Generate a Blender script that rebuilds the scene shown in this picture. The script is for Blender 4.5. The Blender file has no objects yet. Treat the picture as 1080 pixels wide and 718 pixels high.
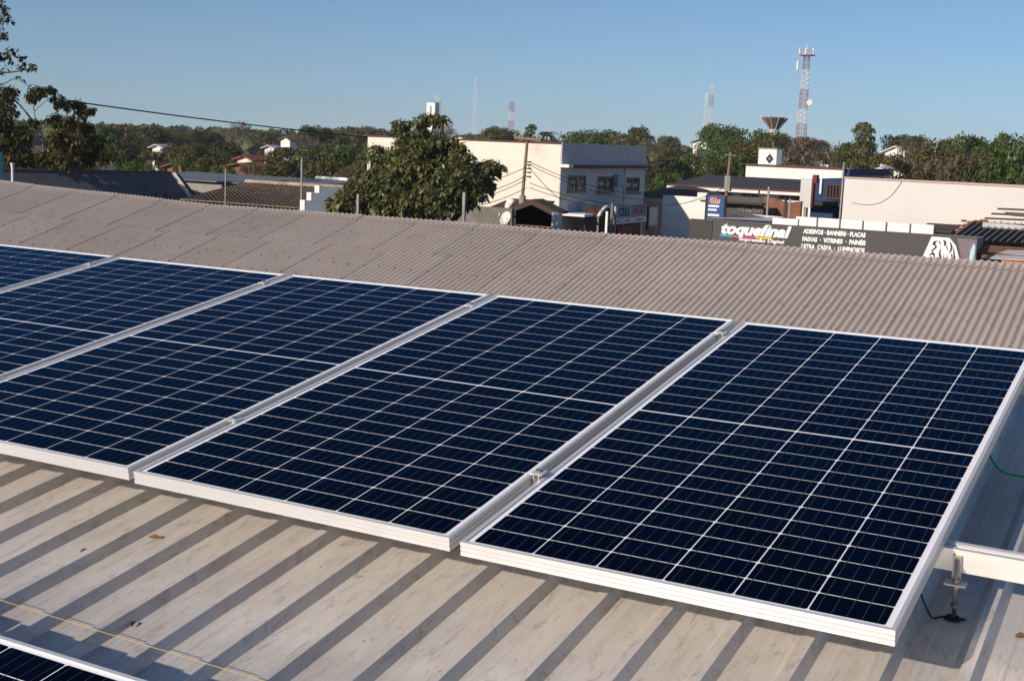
import bpy, bmesh, math, random
from mathutils import Vector, Matrix, Euler, noise
R = math.radians
sc = bpy.context.scene
COL = sc.collection
random.seed(7)

# ------------------------------------------------------------------ camera
PW, PH, F = 1080.0, 718.0, 1356.8
CAM = Vector((1.45906, -2.49287, 0.91649))
CM = Matrix(((0.87753483, -0.1063971, 0.46755992),
             (0.47794533, 0.11529718, -0.87078977),
             (0.03874117, 0.98761643, 0.15202929)))
cd = bpy.data.cameras.new('camera')
cam = bpy.data.objects.new('camera', cd)
COL.objects.link(cam)
cam.matrix_world = Matrix.Translation(CAM) @ CM.to_4x4()
cd.sensor_width = 36; cd.lens = F / PW * 36
cd.clip_start = 0.05; cd.clip_end = 6000
sc.camera = cam

# ------------------------------------------------------------------ light
SUN = Vector((0.31318, 0.86493, -0.39218)).normalized()      # direction the light travels
world = bpy.data.worlds.new('World'); sc.world = world
world.use_nodes = True
wn = world.node_tree
for n in list(wn.nodes): wn.nodes.remove(n)
sky = wn.nodes.new('ShaderNodeTexSky'); sky.sky_type = 'NISHITA'
sky.sun_disc = False
sky.sun_elevation = math.asin(-SUN.z)
sky.sun_rotation = math.atan2(-SUN.x, -SUN.y)
sky.altitude = 300; sky.air_density = 1.0; sky.dust_density = 0.3; sky.ozone_density = 5.0
wtc = wn.nodes.new('ShaderNodeTexCoord'); wmp = wn.nodes.new('ShaderNodeMapping'); wmp.inputs['Location'].default_value = (0, 0, .05)   # lifts the dull horizon band
wnm = wn.nodes.new('ShaderNodeVectorMath'); wnm.operation = 'NORMALIZE'
wn.links.new(wtc.outputs['Generated'], wmp.inputs[0]); wn.links.new(wmp.outputs[0], wnm.inputs[0]); wn.links.new(wnm.outputs[0], sky.inputs[0])
bg = wn.nodes.new('ShaderNodeBackground'); bg.inputs[1].default_value = 0.1
wo = wn.nodes.new('ShaderNodeOutputWorld')
wn.links.new(sky.outputs[0], bg.inputs[0]); wn.links.new(bg.outputs[0], wo.inputs[0])
sl = bpy.data.lights.new('sun', 'SUN'); sl.energy = 4.7; sl.angle = R(0.53); sl.color = (1.0, 0.86, 0.71)
so = bpy.data.objects.new('sun', sl); COL.objects.link(so)
so.rotation_euler = SUN.to_track_quat('-Z', 'Y').to_euler()
vs = sc.view_settings
vs.view_transform = 'Standard'; vs.look = 'None'; vs.exposure = 0.0; vs.gamma = 1.0; vs.use_curve_mapping = False
sc.render.engine = 'CYCLES'
sc.cycles.max_bounces = 6; sc.cycles.transparent_max_bounces = 8

# ------------------------------------------------------------------ pixel rays (photo pixels -> points in the place)
def ray(x, y): return CM @ Vector(((x - PW/2)/F, -(y - PH/2)/F, -1.0))
def at(x, y, Y): d = ray(x, y); return CAM + d*((Y - CAM.y)/d.y)
def atx(x, y, X): d = ray(x, y); return CAM + d*((X - CAM.x)/d.x)
def atz(x, y, z): d = ray(x, y); return CAM + d*((z - CAM.z)/d.z)
def atd(x, y, D): return CAM + ray(x, y)*D
GZ = -5.8

# ------------------------------------------------------------------ object helpers
ORG = {}
def empty(name, loc=(0, 0, 0), rot=None, label=None, cat=None, group=None, kind=None):
    o = bpy.data.objects.new(name, None); COL.objects.link(o)
    o.location = loc; o.empty_display_size = 0.2
    if rot: o.rotation_euler = rot
    ORG[o.name] = Vector(loc)
    tag(o, label, cat, group, kind); return o
def tag(o, label=None, cat=None, group=None, kind=None):
    if label: o['label'] = label
    if cat: o['category'] = cat
    if group: o['group'] = group
    if kind: o['kind'] = kind
    return o

class MB:
    def __init__(s): s.v = []; s.f = []; s.m = []; s.mi = 0
    def add(s, vs, fs):
        b = len(s.v); s.v += [tuple(v) for v in vs]
        for f in fs: s.f.append([i + b for i in f]); s.m.append(s.mi)
    def box(s, x0, x1, y0, y1, z0, z1):
        s.add([(x0,y0,z0),(x1,y0,z0),(x1,y1,z0),(x0,y1,z0),(x0,y0,z1),(x1,y0,z1),(x1,y1,z1),(x0,y1,z1)],
              [(0,3,2,1),(4,5,6,7),(0,1,5,4),(1,2,6,5),(2,3,7,6),(3,0,4,7)])
        return s
    def prism(s, poly, off):                      # polygon extruded along a vector
        n = len(poly); off = Vector(off); p = [Vector(q) for q in poly]
        s.add(p + [q + off for q in p], [tuple(range(n))[::-1], tuple(range(n, 2*n))] +
              [(i, (i+1) % n, (i+1) % n + n, i + n) for i in range(n)])
        return s
    def tube(s, pts, rad, n=6, cap=True):
        pts = [Vector(p) for p in pts]
        if not isinstance(rad, (list, tuple)): rad = [rad]*len(pts)
        vs = []
        for i, p in enumerate(pts):
            d = (pts[min(i+1, len(pts)-1)] - pts[max(i-1, 0)]).normalized()
            a = d.cross(Vector((0, 0, 1)) if abs(d.z) < .9 else Vector((1, 0, 0))).normalized(); b = d.cross(a)
            for k in range(n):
                t = 2*math.pi*k/n; vs.append(p + (a*math.cos(t) + b*math.sin(t))*rad[i])
        fs = [(i*n+k, i*n+(k+1) % n, (i+1)*n+(k+1) % n, (i+1)*n+k) for i in range(len(pts)-1) for k in range(n)]
        if cap: fs += [tuple(range(n))[::-1], tuple(range((len(pts)-1)*n, len(pts)*n))]
        s.add(vs, fs); return s
    def build(s, name, mat, parent=None, smooth=False, local=False, recalc=True):
        off = Vector((0, 0, 0))
        if parent is not None and not local:
            q = parent
            while q is not None: off = off + Vector(q.location); q = q.parent
        me = bpy.data.meshes.new(name)
        me.from_pydata([tuple(Vector(v) - off) for v in s.v], [], s.f)
        for m in (mat if isinstance(mat, (list, tuple)) else [mat]): me.materials.append(m)
        if any(s.m): me.polygons.foreach_set('material_index', s.m)
        me.update()
        if recalc:
            bm = bmesh.new(); bm.from_mesh(me); bmesh.ops.recalc_face_normals(bm, faces=bm.faces); bm.to_mesh(me); bm.free()
        if smooth: me.polygons.foreach_set('use_smooth', [True]*len(me.polygons))
        o = bpy.data.objects.new(name, me); COL.objects.link(o)
        if parent is not None: o.parent = parent
        return o

# ------------------------------------------------------------------ materials
def mat(name, col, rough=.7, metal=0., spec=.3, var=.0, vscale=1., bump=0., bscale=8., stains=None, coat=0., streak=None, noisecoord='Object'):
    m = bpy.data.materials.new(name); m.use_nodes = True
    nt = m.node_tree; p = nt.nodes['Principled BSDF']
    p.inputs['Base Color'].default_value = (*col, 1); p.inputs['Roughness'].default_value = rough
    p.inputs['Metallic'].default_value = metal; p.inputs['Specular IOR Level'].default_value = spec
    if coat: p.inputs['Coat Weight'].default_value = coat; p.inputs['Coat Roughness'].default_value = .03
    cur = None
    def N(t): return nt.nodes.new(t)
    L = nt.links.new
    tc = N('ShaderNodeNewGeometry') if noisecoord == 'World' else N('ShaderNodeTexCoord')
    co = tc.outputs['Position'] if noisecoord == 'World' else tc.outputs['Object']
    if var:
        no = N('ShaderNodeTexNoise'); no.inputs['Scale'].default_value = vscale; no.inputs['Detail'].default_value = 6; no.inputs['Roughness'].default_value = .6
        if streak:
            mp = N('ShaderNodeMapping'); mp.inputs['Scale'].default_value = streak; L(co, mp.inputs[0]); L(mp.outputs[0], no.inputs['Vector'])
        else: L(co, no.inputs['Vector'])
        cr = N('ShaderNodeValToRGB')
        cr.color_ramp.elements[0].position = .3; cr.color_ramp.elements[1].position = .7
        cr.color_ramp.elements[0].color = (*[c*(1-var) for c in col], 1); cr.color_ramp.elements[1].color = (*[min(1, c*(1+var)) for c in col], 1)
        L(no.outputs[0], cr.inputs[0]); cur = cr.outputs[0]
    if stains:
        sc_, colr, lo, hi = stains
        n2 = N('ShaderNodeTexNoise'); n2.inputs['Scale'].default_value = sc_; n2.inputs['Detail'].default_value = 8; n2.inputs['Roughness'].default_value = .65
        if streak:
            mp = N('ShaderNodeMapping'); mp.inputs['Scale'].default_value = streak; mp.inputs['Location'].default_value = (3.3, 1.7, 9.1); L(co, mp.inputs[0]); L(mp.outputs[0], n2.inputs['Vector'])
        else: L(co, n2.inputs['Vector'])
        mr = N('ShaderNodeMapRange'); mr.inputs[1].default_value = lo; mr.inputs[2].default_value = hi; L(n2.outputs[0], mr.inputs[0])
        mx = N('ShaderNodeMix'); mx.data_type = 'RGBA'; L(mr.outputs[0], mx.inputs[0])
        mx.inputs[6].default_value = (*col, 1); mx.inputs[7].default_value = (*colr, 1)
        if cur is not None: L(cur, mx.inputs[6])
        cur = mx.outputs[2]
    if cur is not None: L(cur, p.inputs['Base Color'])
    if bump:
        n3 = N('ShaderNodeTexNoise'); n3.inputs['Scale'].default_value = bscale; n3.inputs['Detail'].default_value = 4; L(co, n3.inputs['Vector'])
        bp = N('ShaderNodeBump'); bp.inputs['Strength'].default_value = bump; bp.inputs['Distance'].default_value = .02
        L(n3.outputs[0], bp.inputs['Height']); L(bp.outputs[0], p.inputs['Normal'])
    return m
M = {}
M['alu'] = mat('anodised_aluminium', (.76, .75, .745), rough=.40, metal=.42, spec=.5, var=.03, vscale=3)
M['alu_bright'] = mat('mill_aluminium', (.82, .80, .77), rough=.38, metal=.45, spec=.5, var=.06, vscale=6, streak=(1, 14, 14))
M['steel'] = mat('galvanised_steel', (.42, .40, .37), rough=.4, metal=.8, var=.2, vscale=40)
M['backsheet'] = mat('white_backsheet', (.88, .885, .91), rough=.6, spec=.15)
M['tar'] = mat('black_sealant', (.055, .052, .05), rough=.6, var=.4, vscale=30)
M['black'] = mat('black_rubber', (.02, .02, .022), rough=.6)
M['green_cable'] = mat('green_cable_jacket', (.005, .50, .17), rough=.35, spec=.5)
M['yellow'] = mat('yellow_string', (.62, .47, .14), rough=.8)
M['leaf_dry'] = mat('dry_leaf', (.20, .095, .04), rough=.8, var=.3, vscale=40)
M['cream'] = mat('cream_render', (.82, .73, .63), rough=.85, var=.05, vscale=.7, stains=(.5, (.62, .52, .42), .58, .8), noisecoord='World')
M['cream2'] = mat('pale_cream_render', (.69, .66, .625), rough=.85, var=.05, vscale=.5, stains=(.45, (.60, .56, .51), .58, .78), noisecoord='World')
M['white'] = mat('white_paint', (.80, .78, .75), rough=.8, var=.05, vscale=1.2, stains=(1.1, (.55, .52, .48), .62, .8), noisecoord='World')
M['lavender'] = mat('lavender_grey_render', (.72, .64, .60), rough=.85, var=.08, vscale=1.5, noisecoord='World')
M['slate'] = mat('slate_grey_paint', (.105, .115, .145), rough=.7, var=.12, vscale=1.2, stains=(1.5, (.07, .075, .09), .55, .75), noisecoord='World')
M['slate2'] = mat('dark_grey_blue_paint', (.56, .50, .49), rough=.8, var=.08, vscale=1.0, noisecoord='World')
M['redtrim'] = mat('oxide_red_trim', (.12, .06, .045), rough=.8, var=.2, vscale=3, noisecoord='World')
M['peach'] = mat('peach_render', (.62, .36, .22), rough=.85, var=.06, vscale=2, noisecoord='World')
M['bluepaint'] = mat('deep_blue_paint', (.008, .032, .105), rough=.6, var=.12, vscale=1.5, noisecoord='World')  # blue paint darkened to stand for shade; also colours the hall side
M['glass'] = mat('window_glass', (.02, .022, .025), rough=.08, spec=.6)
M['brown'] = mat('brown_metal', (.07, .04, .03), rough=.7)
M['wood'] = mat('weathered_pole_wood', (.20, .155, .115), rough=.9, var=.25, vscale=3, streak=(6, 6, .6))
M['plank'] = mat('dark_timber', (.07, .045, .028), rough=.85, var=.3, vscale=3, streak=(.6, .6, 8))
M['concrete'] = mat('bare_concrete', (.30, .28, .25), rough=.9, var=.15, vscale=2, noisecoord='World')
M['grey_wall'] = mat('mossy_concrete', (.17, .165, .14), rough=.9, var=.25, vscale=1.6, noisecoord='World')  # dark grey green, patchy by noise
M['signgrey'] = mat('charcoal_sign_panel', (.075, .07, .068), rough=.55, var=.04, vscale=.8, noisecoord='World')
M['signdark'] = mat('dark_sign_panel', (.05, .045, .04), rough=.55, var=.08, vscale=.8, noisecoord='World')
M['signwhite'] = mat('white_lettering', (.85, .85, .84), rough=.5)
M['brick'] = mat('rusty_brick', (.21, .10, .06), rough=.9, var=.3, vscale=2.5, noisecoord='World')
M['red'] = mat('dark_red_paint', (.16, .02, .018), rough=.6)
M['redbright'] = mat('red_lettering', (.5, .03, .02), rough=.6)
M['pink'] = mat('pink_lettering', (.55, .12, .16), rough=.6)
M['cyan'] = mat('cyan_stripe', (.03, .42, .55), rough=.5)
M['magenta'] = mat('magenta_stripe', (.60, .05, .20), rough=.5)
M['yellowp'] = mat('yellow_stripe', (.75, .55, .05), rough=.5)
M['signblue'] = mat('blue_sign_face', (.02, .07, .24), rough=.45)
M['orange'] = mat('orange_paint', (.60, .16, .03), rough=.6)
M['zinc'] = mat('zinc_sheet', (.48, .48, .48), rough=.55, metal=.15, var=.12, vscale=1.2, streak=(1, 6, 1), noisecoord='World')
M['darksheet'] = mat('dark_grey_sheet', (.075, .072, .075), rough=.6, var=.2, vscale=1.2, noisecoord='World')
M['fibre_dark'] = mat('aged_fibre_cement', (.055, .055, .06), rough=.85, var=.2, vscale=1.0, noisecoord='World')
M['pale_blue'] = mat('pale_blue_render', (.35, .42, .47), rough=.85, var=.06, vscale=1.5, noisecoord='World')
M['towerred'] = mat('mast_red', (.42, .16, .12), rough=.6)
M['towerwhite'] = mat('mast_white', (.75, .74, .72), rough=.6)
M['tank'] = mat('brown_water_tank', (.12, .085, .07), rough=.8, var=.15, vscale=.3, noisecoord='World')
M['asphalt'] = mat('asphalt', (.05, .05, .052), rough=.9, var=.2, vscale=1.5, bump=.2, noisecoord='World')
M['pave'] = mat('pavement_concrete', (.28, .26, .24), rough=.9, var=.12, vscale=1, noisecoord='World')
M['ground'] = mat('dry_ground', (.10, .085, .05), rough=1., var=.3, vscale=.15, stains=(.05, (.055, .065, .025), .45, .6), noisecoord='World')
M['wire'] = mat('cable_black', (.02, .02, .02), rough=.7)
M['teal'] = mat('teal_plastic', (.05, .40, .36), rough=.5)

def cell_mat():
    m = bpy.data.materials.new('solar_cell'); m.use_nodes = True; nt = m.node_tree; p = nt.nodes['Principled BSDF']; N = nt.nodes.new; L = nt.links.new
    a = N('ShaderNodeAttribute'); a.attribute_name = 'tint'
    cr = N('ShaderNodeValToRGB')
    cr.color_ramp.elements[0].color = (.0004, .0008, .0030, 1); cr.color_ramp.elements[1].color = (.0009, .0018, .0060, 1)
    L(a.outputs['Fac'], cr.inputs[0])
    tc = N('ShaderNodeTexCoord'); no = N('ShaderNodeTexNoise'); no.inputs['Scale'].default_value = 3.5; no.inputs['Detail'].default_value = 9; no.inputs['Roughness'].default_value = .7; L(tc.outputs['Object'], no.inputs['Vector'])
    mr = N('ShaderNodeMapRange'); mr.inputs[1].default_value = .45; mr.inputs[2].default_value = .8; mr.inputs[4].default_value = .007; L(no.outputs[0], mr.inputs[0])      # thin dust film
    mx = N('ShaderNodeMix'); mx.data_type = 'RGBA'; L(mr.outputs[0], mx.inputs[0]); L(cr.outputs[0], mx.inputs[6]); mx.inputs[7].default_value = (.30, .27, .23, 1); L(mx.outputs[2], p.inputs['Base Color'])
    p.inputs['Roughness'].default_value = .5; p.inputs['Specular IOR Level'].default_value = 0
    gl = N('ShaderNodeBsdfGlossy'); gl.inputs['Color'].default_value = (.17, .58, 1.0, 1); gl.inputs['Roughness'].default_value = .07   # blue anti-reflective glass
    fr = N('ShaderNodeFresnel'); fr.inputs['IOR'].default_value = 1.155
    ms = N('ShaderNodeMixShader'); L(fr.outputs[0], ms.inputs[0]); L(p.outputs[0], ms.inputs[1]); L(gl.outputs[0], ms.inputs[2]); L(ms.outputs[0], nt.nodes['Material Output'].inputs[0])
    return m
M['cell'] = cell_mat()
M['busbar'] = mat('busbar_ribbon', (.035, .055, .085), rough=.5, spec=.2)

def sheet_roof_mat():
    """weathered galvalume trapezoidal sheet: dusty beige, streaks down the slope, specks"""
    m = mat('weathered_metal_sheet', (.67, .632, .588), rough=.36, metal=.3, spec=.5, var=.07, vscale=1.6, streak=(6, 1.2, 1), stains=(3.2, (.50, .455, .42), .52, .78))
    nt = m.node_tree; p = nt.nodes['Principled BSDF']; N = nt.nodes.new; L = nt.links.new
    src = p.inputs['Base Color'].links[0].from_socket
    tc = N('ShaderNodeTexCoord')
    # blotchy dust
    n1 = N('ShaderNodeTexNoise'); n1.inputs['Scale'].default_value = 2.3; n1.inputs['Detail'].default_value = 9; n1.inputs['Roughness'].default_value = .7
    L(tc.outputs['Object'], n1.inputs['Vector'])
    mr = N('ShaderNodeMapRange'); mr.inputs[1].default_value = .42; mr.inputs[2].default_value = .72; L(n1.outputs[0], mr.inputs[0])
    mx = N('ShaderNodeMix'); mx.data_type = 'RGBA'; mx.blend_type = 'MULTIPLY'
    ml = N('ShaderNodeMath'); ml.operation = 'MULTIPLY'; ml.inputs[1].default_value = .55; L(mr.outputs[0], ml.inputs[0]); L(ml.outputs[0], mx.inputs[0])
    L(src, mx.inputs[6]); mx.inputs[7].default_value = (.72, .69, .66, 1)
    # fine long scratches
    mp = N('ShaderNodeMapping'); mp.inputs['Scale'].default_value = (75, 6, 1); L(tc.outputs['Object'], mp.inputs[0])
    n2 = N('ShaderNodeTexNoise'); n2.inputs['Scale'].default_value = 1.; n2.inputs['Detail'].default_value = 5; n2.inputs['Roughness'].default_value = .7; L(mp.outputs[0], n2.inputs['Vector'])
    mr2 = N('ShaderNodeMapRange'); mr2.inputs[1].default_value = .60; mr2.inputs[2].default_value = .70; L(n2.outputs[0], mr2.inputs[0])
    mm = N('ShaderNodeMath'); mm.operation = 'MULTIPLY'; mm.inputs[1].default_value = .38; L(mr2.outputs[0], mm.inputs[0])
    mx2 = N('ShaderNodeMix'); mx2.data_type = 'RGBA'; L(mm.outputs[0], mx2.inputs[0]); L(mx.outputs[2], mx2.inputs[6]); mx2.inputs[7].default_value = (.22, .19, .165, 1)
    # specks
    vo = N('ShaderNodeTexVoronoi'); vo.inputs['Scale'].default_value = 9; L(tc.outputs['Object'], vo.inputs['Vector'])
    mr3 = N('ShaderNodeMapRange'); mr3.inputs[1].default_value = .045; mr3.inputs[2].default_value = .03; L(vo.outputs['Distance'], mr3.inputs[0])
    mx3 = N('ShaderNodeMix'); mx3.data_type = 'RGBA'; m4 = N('ShaderNodeMath'); m4.operation = 'MULTIPLY'; m4.inputs[1].default_value = .6
    L(mr3.outputs[0], m4.inputs[0]); L(m4.outputs[0], mx3.inputs[0]); L(mx2.outputs[2], mx3.inputs[6]); mx3.inputs[7].default_value = (.15, .11, .08, 1)
    mp4 = N('ShaderNodeMapping'); mp4.inputs['Scale'].default_value = (26, 9, 1); mp4.inputs['Rotation'].default_value = (0, 0, .35); L(tc.outputs['Object'], mp4.inputs[0])
    n4 = N('ShaderNodeTexNoise'); n4.inputs['Scale'].default_value = 1.; n4.inputs['Detail'].default_value = 10; n4.inputs['Roughness'].default_value = .75; n4.inputs['Distortion'].default_value = 1.2; L(mp4.outputs[0], n4.inputs['Vector'])
    mr4 = N('ShaderNodeMapRange'); mr4.inputs[1].default_value = .53; mr4.inputs[2].default_value = .68; L(n4.outputs[0], mr4.inputs[0])
    m5 = N('ShaderNodeMath'); m5.operation = 'MULTIPLY'; m5.inputs[1].default_value = .75; L(mr4.outputs[0], m5.inputs[0])
    mx4 = N('ShaderNodeMix'); mx4.data_type = 'RGBA'; L(m5.outputs[0], mx4.inputs[0]); L(mx3.outputs[2], mx4.inputs[6]); mx4.inputs[7].default_value = (.33, .29, .26, 1)
    L(mx4.outputs[2], p.inputs['Base Color'])
    rr = N('ShaderNodeMapRange'); rr.inputs[3].default_value = .30; rr.inputs[4].default_value = .55; L(n1.outputs[0], rr.inputs[0]); L(rr.outputs[0], p.inputs['Roughness'])
    return m
M['sheet'] = sheet_roof_mat()

def fibre_mat():
    m = mat('fibre_cement', (.45, .385, .34), rough=.9, spec=.2, var=.06, vscale=.6, stains=(2.2, (.33, .265, .23), .55, .8), noisecoord='World')
    nt = m.node_tree; p = nt.nodes['Principled BSDF']; N = nt.nodes.new; L = nt.links.new
    src = p.inputs['Base Color'].links[0].from_socket
    a = N('ShaderNodeAttribute'); a.attribute_name = 'grime'
    mx = N('ShaderNodeMix'); mx.data_type = 'RGBA'; L(a.outputs['Fac'], mx.inputs[0]); L(src, mx.inputs[6]); mx.inputs[7].default_value = (.11, .085, .072, 1)
    L(mx.outputs[2], p.inputs['Base Color'])
    return m
M['fibre'] = fibre_mat()

def tile_mat(name, col, col2):
    m = mat(name, col, rough=.9, var=.3, vscale=1.5, stains=(2.0, col2, .45, .65), noisecoord='World')
    return m
M['tile'] = tile_mat('old_clay_tile', (.18, .135, .105), (.11, .085, .07))
M['tile_red'] = tile_mat('red_clay_tile', (.24, .085, .05), (.13, .055, .04))
M['tile_dark'] = tile_mat('dark_clay_tile', (.085, .06, .05), (.05, .04, .035))

def leaf_mat(name, c0, c1, c2, rough=.5):
    m = bpy.data.materials.new(name); m.use_nodes = True; nt = m.node_tree; p = nt.nodes['Principled BSDF']
    a = nt.nodes.new('ShaderNodeAttribute'); a.attribute_name = 'tint'
    cr = nt.nodes.new('ShaderNodeValToRGB'); e = cr.color_ramp.elements
    e[0].color = (*c0, 1); e[1].color = (*c2, 1); x = e.new(.5); x.color = (*c1, 1)
    nt.links.new(a.outputs['Fac'], cr.inputs[0]); nt.links.new(cr.outputs[0], p.inputs['Base Color'])
    p.inputs['Roughness'].default_value = rough; p.inputs['Specular IOR Level'].default_value = .5 if rough < .35 else .25
    tr = nt.nodes.new('ShaderNodeBsdfTranslucent'); nt.links.new(cr.outputs[0], tr.inputs[0])
    ms = nt.nodes.new('ShaderNodeMixShader'); ms.inputs[0].default_value = .28
    nt.links.new(p.outputs[0], ms.inputs[1]); nt.links.new(tr.outputs[0], ms.inputs[2])
    nt.links.new(ms.outputs[0], nt.nodes['Material Output'].inputs[0])
    return m
LM = {
 'green': leaf_mat('leaf_mid_green', (0.0540, 0.0567, 0.0121), (0.0972, 0.0999, 0.0203), (0.1755, 0.1688, 0.0405)),
 'dark': leaf_mat('leaf_dark_green', (0.0286, 0.0364, 0.0117), (0.0546, 0.0650, 0.0182), (0.0975, 0.1040, 0.0338)),
 'olive': leaf_mat('leaf_olive', (0.0650, 0.0625, 0.0175), (0.1125, 0.1025, 0.0275), (0.1750, 0.1500, 0.0450)),
 'brown': leaf_mat('leaf_dry_brown', (0.0938, 0.0688, 0.0400), (0.1500, 0.1125, 0.0625), (0.2125, 0.1688, 0.1000)),
 'bright': leaf_mat('leaf_bright_green', (0.0517, 0.0862, 0.0138), (0.0862, 0.1380, 0.0230), (0.1495, 0.1955, 0.0460)),
 'glossy': leaf_mat('leaf_glossy_broad', (.075, .088, .022), (.155, .165, .052), (.36, .36, .19), rough=.3),
 'pinkish': leaf_mat('twig_pinkish', (.14, .095, .08), (.19, .13, .11), (.25, .18, .15)),
}
LM['fresh'] = leaf_mat('leaf_fresh_green', (0.0416, 0.0624, 0.0130), (0.0884, 0.1235, 0.0260), (0.1560, 0.1885, 0.0455))
M['bark'] = mat('bark', (.115, .085, .06), rough=.95, var=.3, vscale=4)
M['bark_pale'] = mat('pale_bark', (.30, .25, .19), rough=.9, var=.25, vscale=4)

# ------------------------------------------------------------------ ground and street
o = MB(); o.add([(-2500, -300, GZ), (2500, -300, GZ), (2500, 4000, GZ), (-2500, 4000, GZ)], [(0, 1, 2, 3)])
tag(o.build('ground', M['ground']), kind='structure')
o = MB(); o.add([(-300, 36.6, GZ+.008), (200, 36.6, GZ+.008), (200, 41.0, GZ+.008), (-300, 41.0, GZ+.008)], [(0, 1, 2, 3)])
tag(o.build('road', M['asphalt']), kind='structure')
o = MB().box(-300, 200, 41.0, 42.6, GZ-.1, GZ+.13)
tag(o.build('pavement', M['pave']), kind='structure')

# ------------------------------------------------------------------ the metal roof we stand on
T = R(8.95)
RW = Matrix.Rotation(T, 3, 'X')
def P(u, v, w): return RW @ Vector((u, v, w))
VW = -.211                                                # valley of the sheet below the panel plane
shed = empty('warehouse_building', (-1, -1, GZ), None, 'low building whose pale ribbed metal roof carries the solar panels', 'building')
def sheet_profile(u0, u1):
    pitch, out = .168, []
    k0 = math.floor((u0 - .798)/pitch)
    for k in range(k0, int((u1 - .798)/pitch) + 2):
        rf = .798 + pitch*k                              # right foot of the rib
        out += [(rf - .063, 0), (rf - .041, .027), (rf - .016, .027), (rf, 0)]
        out += [(rf + .031, 0), (rf + .034, .0007), (rf + .040, .0007), (rf + .043, 0), ]   # small stiffener in the pan
    return out
prof = sheet_profile(-8.5, 6)
def sheet(va, vb, lift, nv):
    b = MB(); n = len(prof); vs = []
    for j in range(nv + 1):
        v = va + (vb - va)*j/nv
        for (u, w) in prof:
            d = .0016*noise.noise(Vector((u*2.2, v*1.4, 3.7))) + .0008*noise.noise(Vector((u*9, v*5, 1.7)))
            vs.append(P(u, v, VW + lift + w + d))
    b.add(vs, [(j*n+i, j*n+i+1, (j+1)*n+i+1, (j+1)*n+i) for j in range(nv) for i in range(n-1)])
    return b
rb = sheet(-5.0, 1.68, .0, 60)
s2 = sheet(1.64, 2.42, -.003, 8)
rb.add(s2.v, s2.f)
roof = rb.build('roof', M['sheet'], shed)
cap = MB()
for dv in (1, -1):
    a, b_, c_, d_ = P(-8.5, 2.28 if dv == 1 else 2.42, VW+.034), P(6, 2.28 if dv == 1 else 2.42, VW+.034), P(6, 2.42, VW+.06), P(-8.5, 2.42, VW+.06)
    if dv == -1:
        q = P(0, 2.42, VW+.06); a = Vector((-8.5, q.y+.16, q.z-.05)); b_ = Vector((6, q.y+.16, q.z-.05)); 
    cap.add([a, b_, c_, d_], [(0, 1, 2, 3)])
cap.build('ridge_cap', M['sheet'], shed)
q = P(0, 2.42, VW - .01)
bk = MB(); bk.add([(-8.5, q.y, q.z), (6, q.y, q.z), (6, q.y+5, q.z-.8), (-8.5, q.y+5, q.z-.8)], [(0, 1, 2, 3)])
bk.build('back_slope', M['sheet'], shed)
wz0, wz1 = P(0, -4.8, VW-.03), P(0, 2.42, VW-.03)
wl = MB(); wl.prism([(-8.3, wz0.y, GZ), (-8.3, wz0.y, wz0.z), (-8.3, wz1.y, wz1.z), (-8.3, q.y+4.8, q.z-.82), (-8.3, q.y+4.8, GZ)], (14.1, 0, 0))
wl.build('wall', M['white'], shed)

# ------------------------------------------------------------------ solar panels
def panel_meshes():
    Wd, Ld, H, lip = 1.0, 2.0, .035, .0095
    fr = MB()
    # outer skin with grooves (profile: offset outward, height)
    pf = [(0, 0), (0, -.0105), (.003, -.0112), (.003, -.0126), (0, -.0133), (0, -.0215), (.003, -.0222), (.003, -.0236), (0, -.0243), (0, -H), (.024, -H), (.024, -H+.002), (.004, -H+.002), (.004, -.0035), (lip, -.0035), (lip, 0)]
    loops = []
    for (ins, z) in pf:
        loops.append([(ins, ins, z), (Wd-ins, ins, z), (Wd-ins, Ld-ins, z), (ins, Ld-ins, z)])
    n = len(pf)
    vs = [p for l in loops for p in l]; fs = []
    for i in range(n):
        j = (i+1) % n
        for k in range(4): fs.append((i*4+k, i*4+(k+1) % 4, j*4+(k+1) % 4, j*4+k))
    fr.add(vs, fs)
    gl = MB()
    zb = -.0042
    gl.mi = 0; gl.add([(lip-.003, lip-.003, zb), (Wd-lip+.003, lip-.003, zb), (Wd-lip+.003, Ld-lip+.003, zb), (lip-.003, Ld-lip+.003, zb)], [(0, 1, 2, 3)])
    px, py = .1590, .0815
    cx, cy, g, mid = .1555, .0787, 0, .0055
    x0 = (Wd - 6*px)/2; L0 = (Ld - 24*py - mid)/2
    gl.mi = 1; tint = [0.]
    rnd = random.Random(3)
    for i in range(6):
        for j in range(24):
            ax = x0 + i*px + (px-cx)/2; ay = L0 + j*py + (py-cy)/2 + (mid if j >= 12 else 0)
            bx, by = ax+cx, ay+cy
            c = .0042; s = .0030
            lo, hi = (c, s) if j % 2 == 0 else (s, c)
            gl.add([(ax+lo, ay, zb+.0006), (bx-lo, ay, zb+.0006), (bx, ay+lo, zb+.0006), (bx, by-hi, zb+.0006), (bx-hi, by, zb+.0006), (ax+hi, by, zb+.0006), (ax, by-hi, zb+.0006), (ax, ay+lo, zb+.0006)], [tuple(range(8))])
            tint.append(rnd.random())
    gl.mi = 2
    for i in range(6):
        for k in range(5):
            xx = x0 + i*px + (px-cx)/2 + cx*(k+.5)/5
            for h in (0, 1):
                y0 = L0 + .002 + h*(12*py+mid); y1 = y0 + 12*py - .004
                gl.add([(xx-.0006, y0, zb+.0010), (xx+.0006, y0, zb+.0010), (xx+.0006, y1, zb+.0010), (xx-.0006, y1, zb+.0010)], [(0, 1, 2, 3)])
                tint.append(0.)
    # metal foil squares where columns meet the front margin
    gl.mi = 0
    return fr, gl, tint
frM, glM, tintv = panel_meshes()
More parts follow.
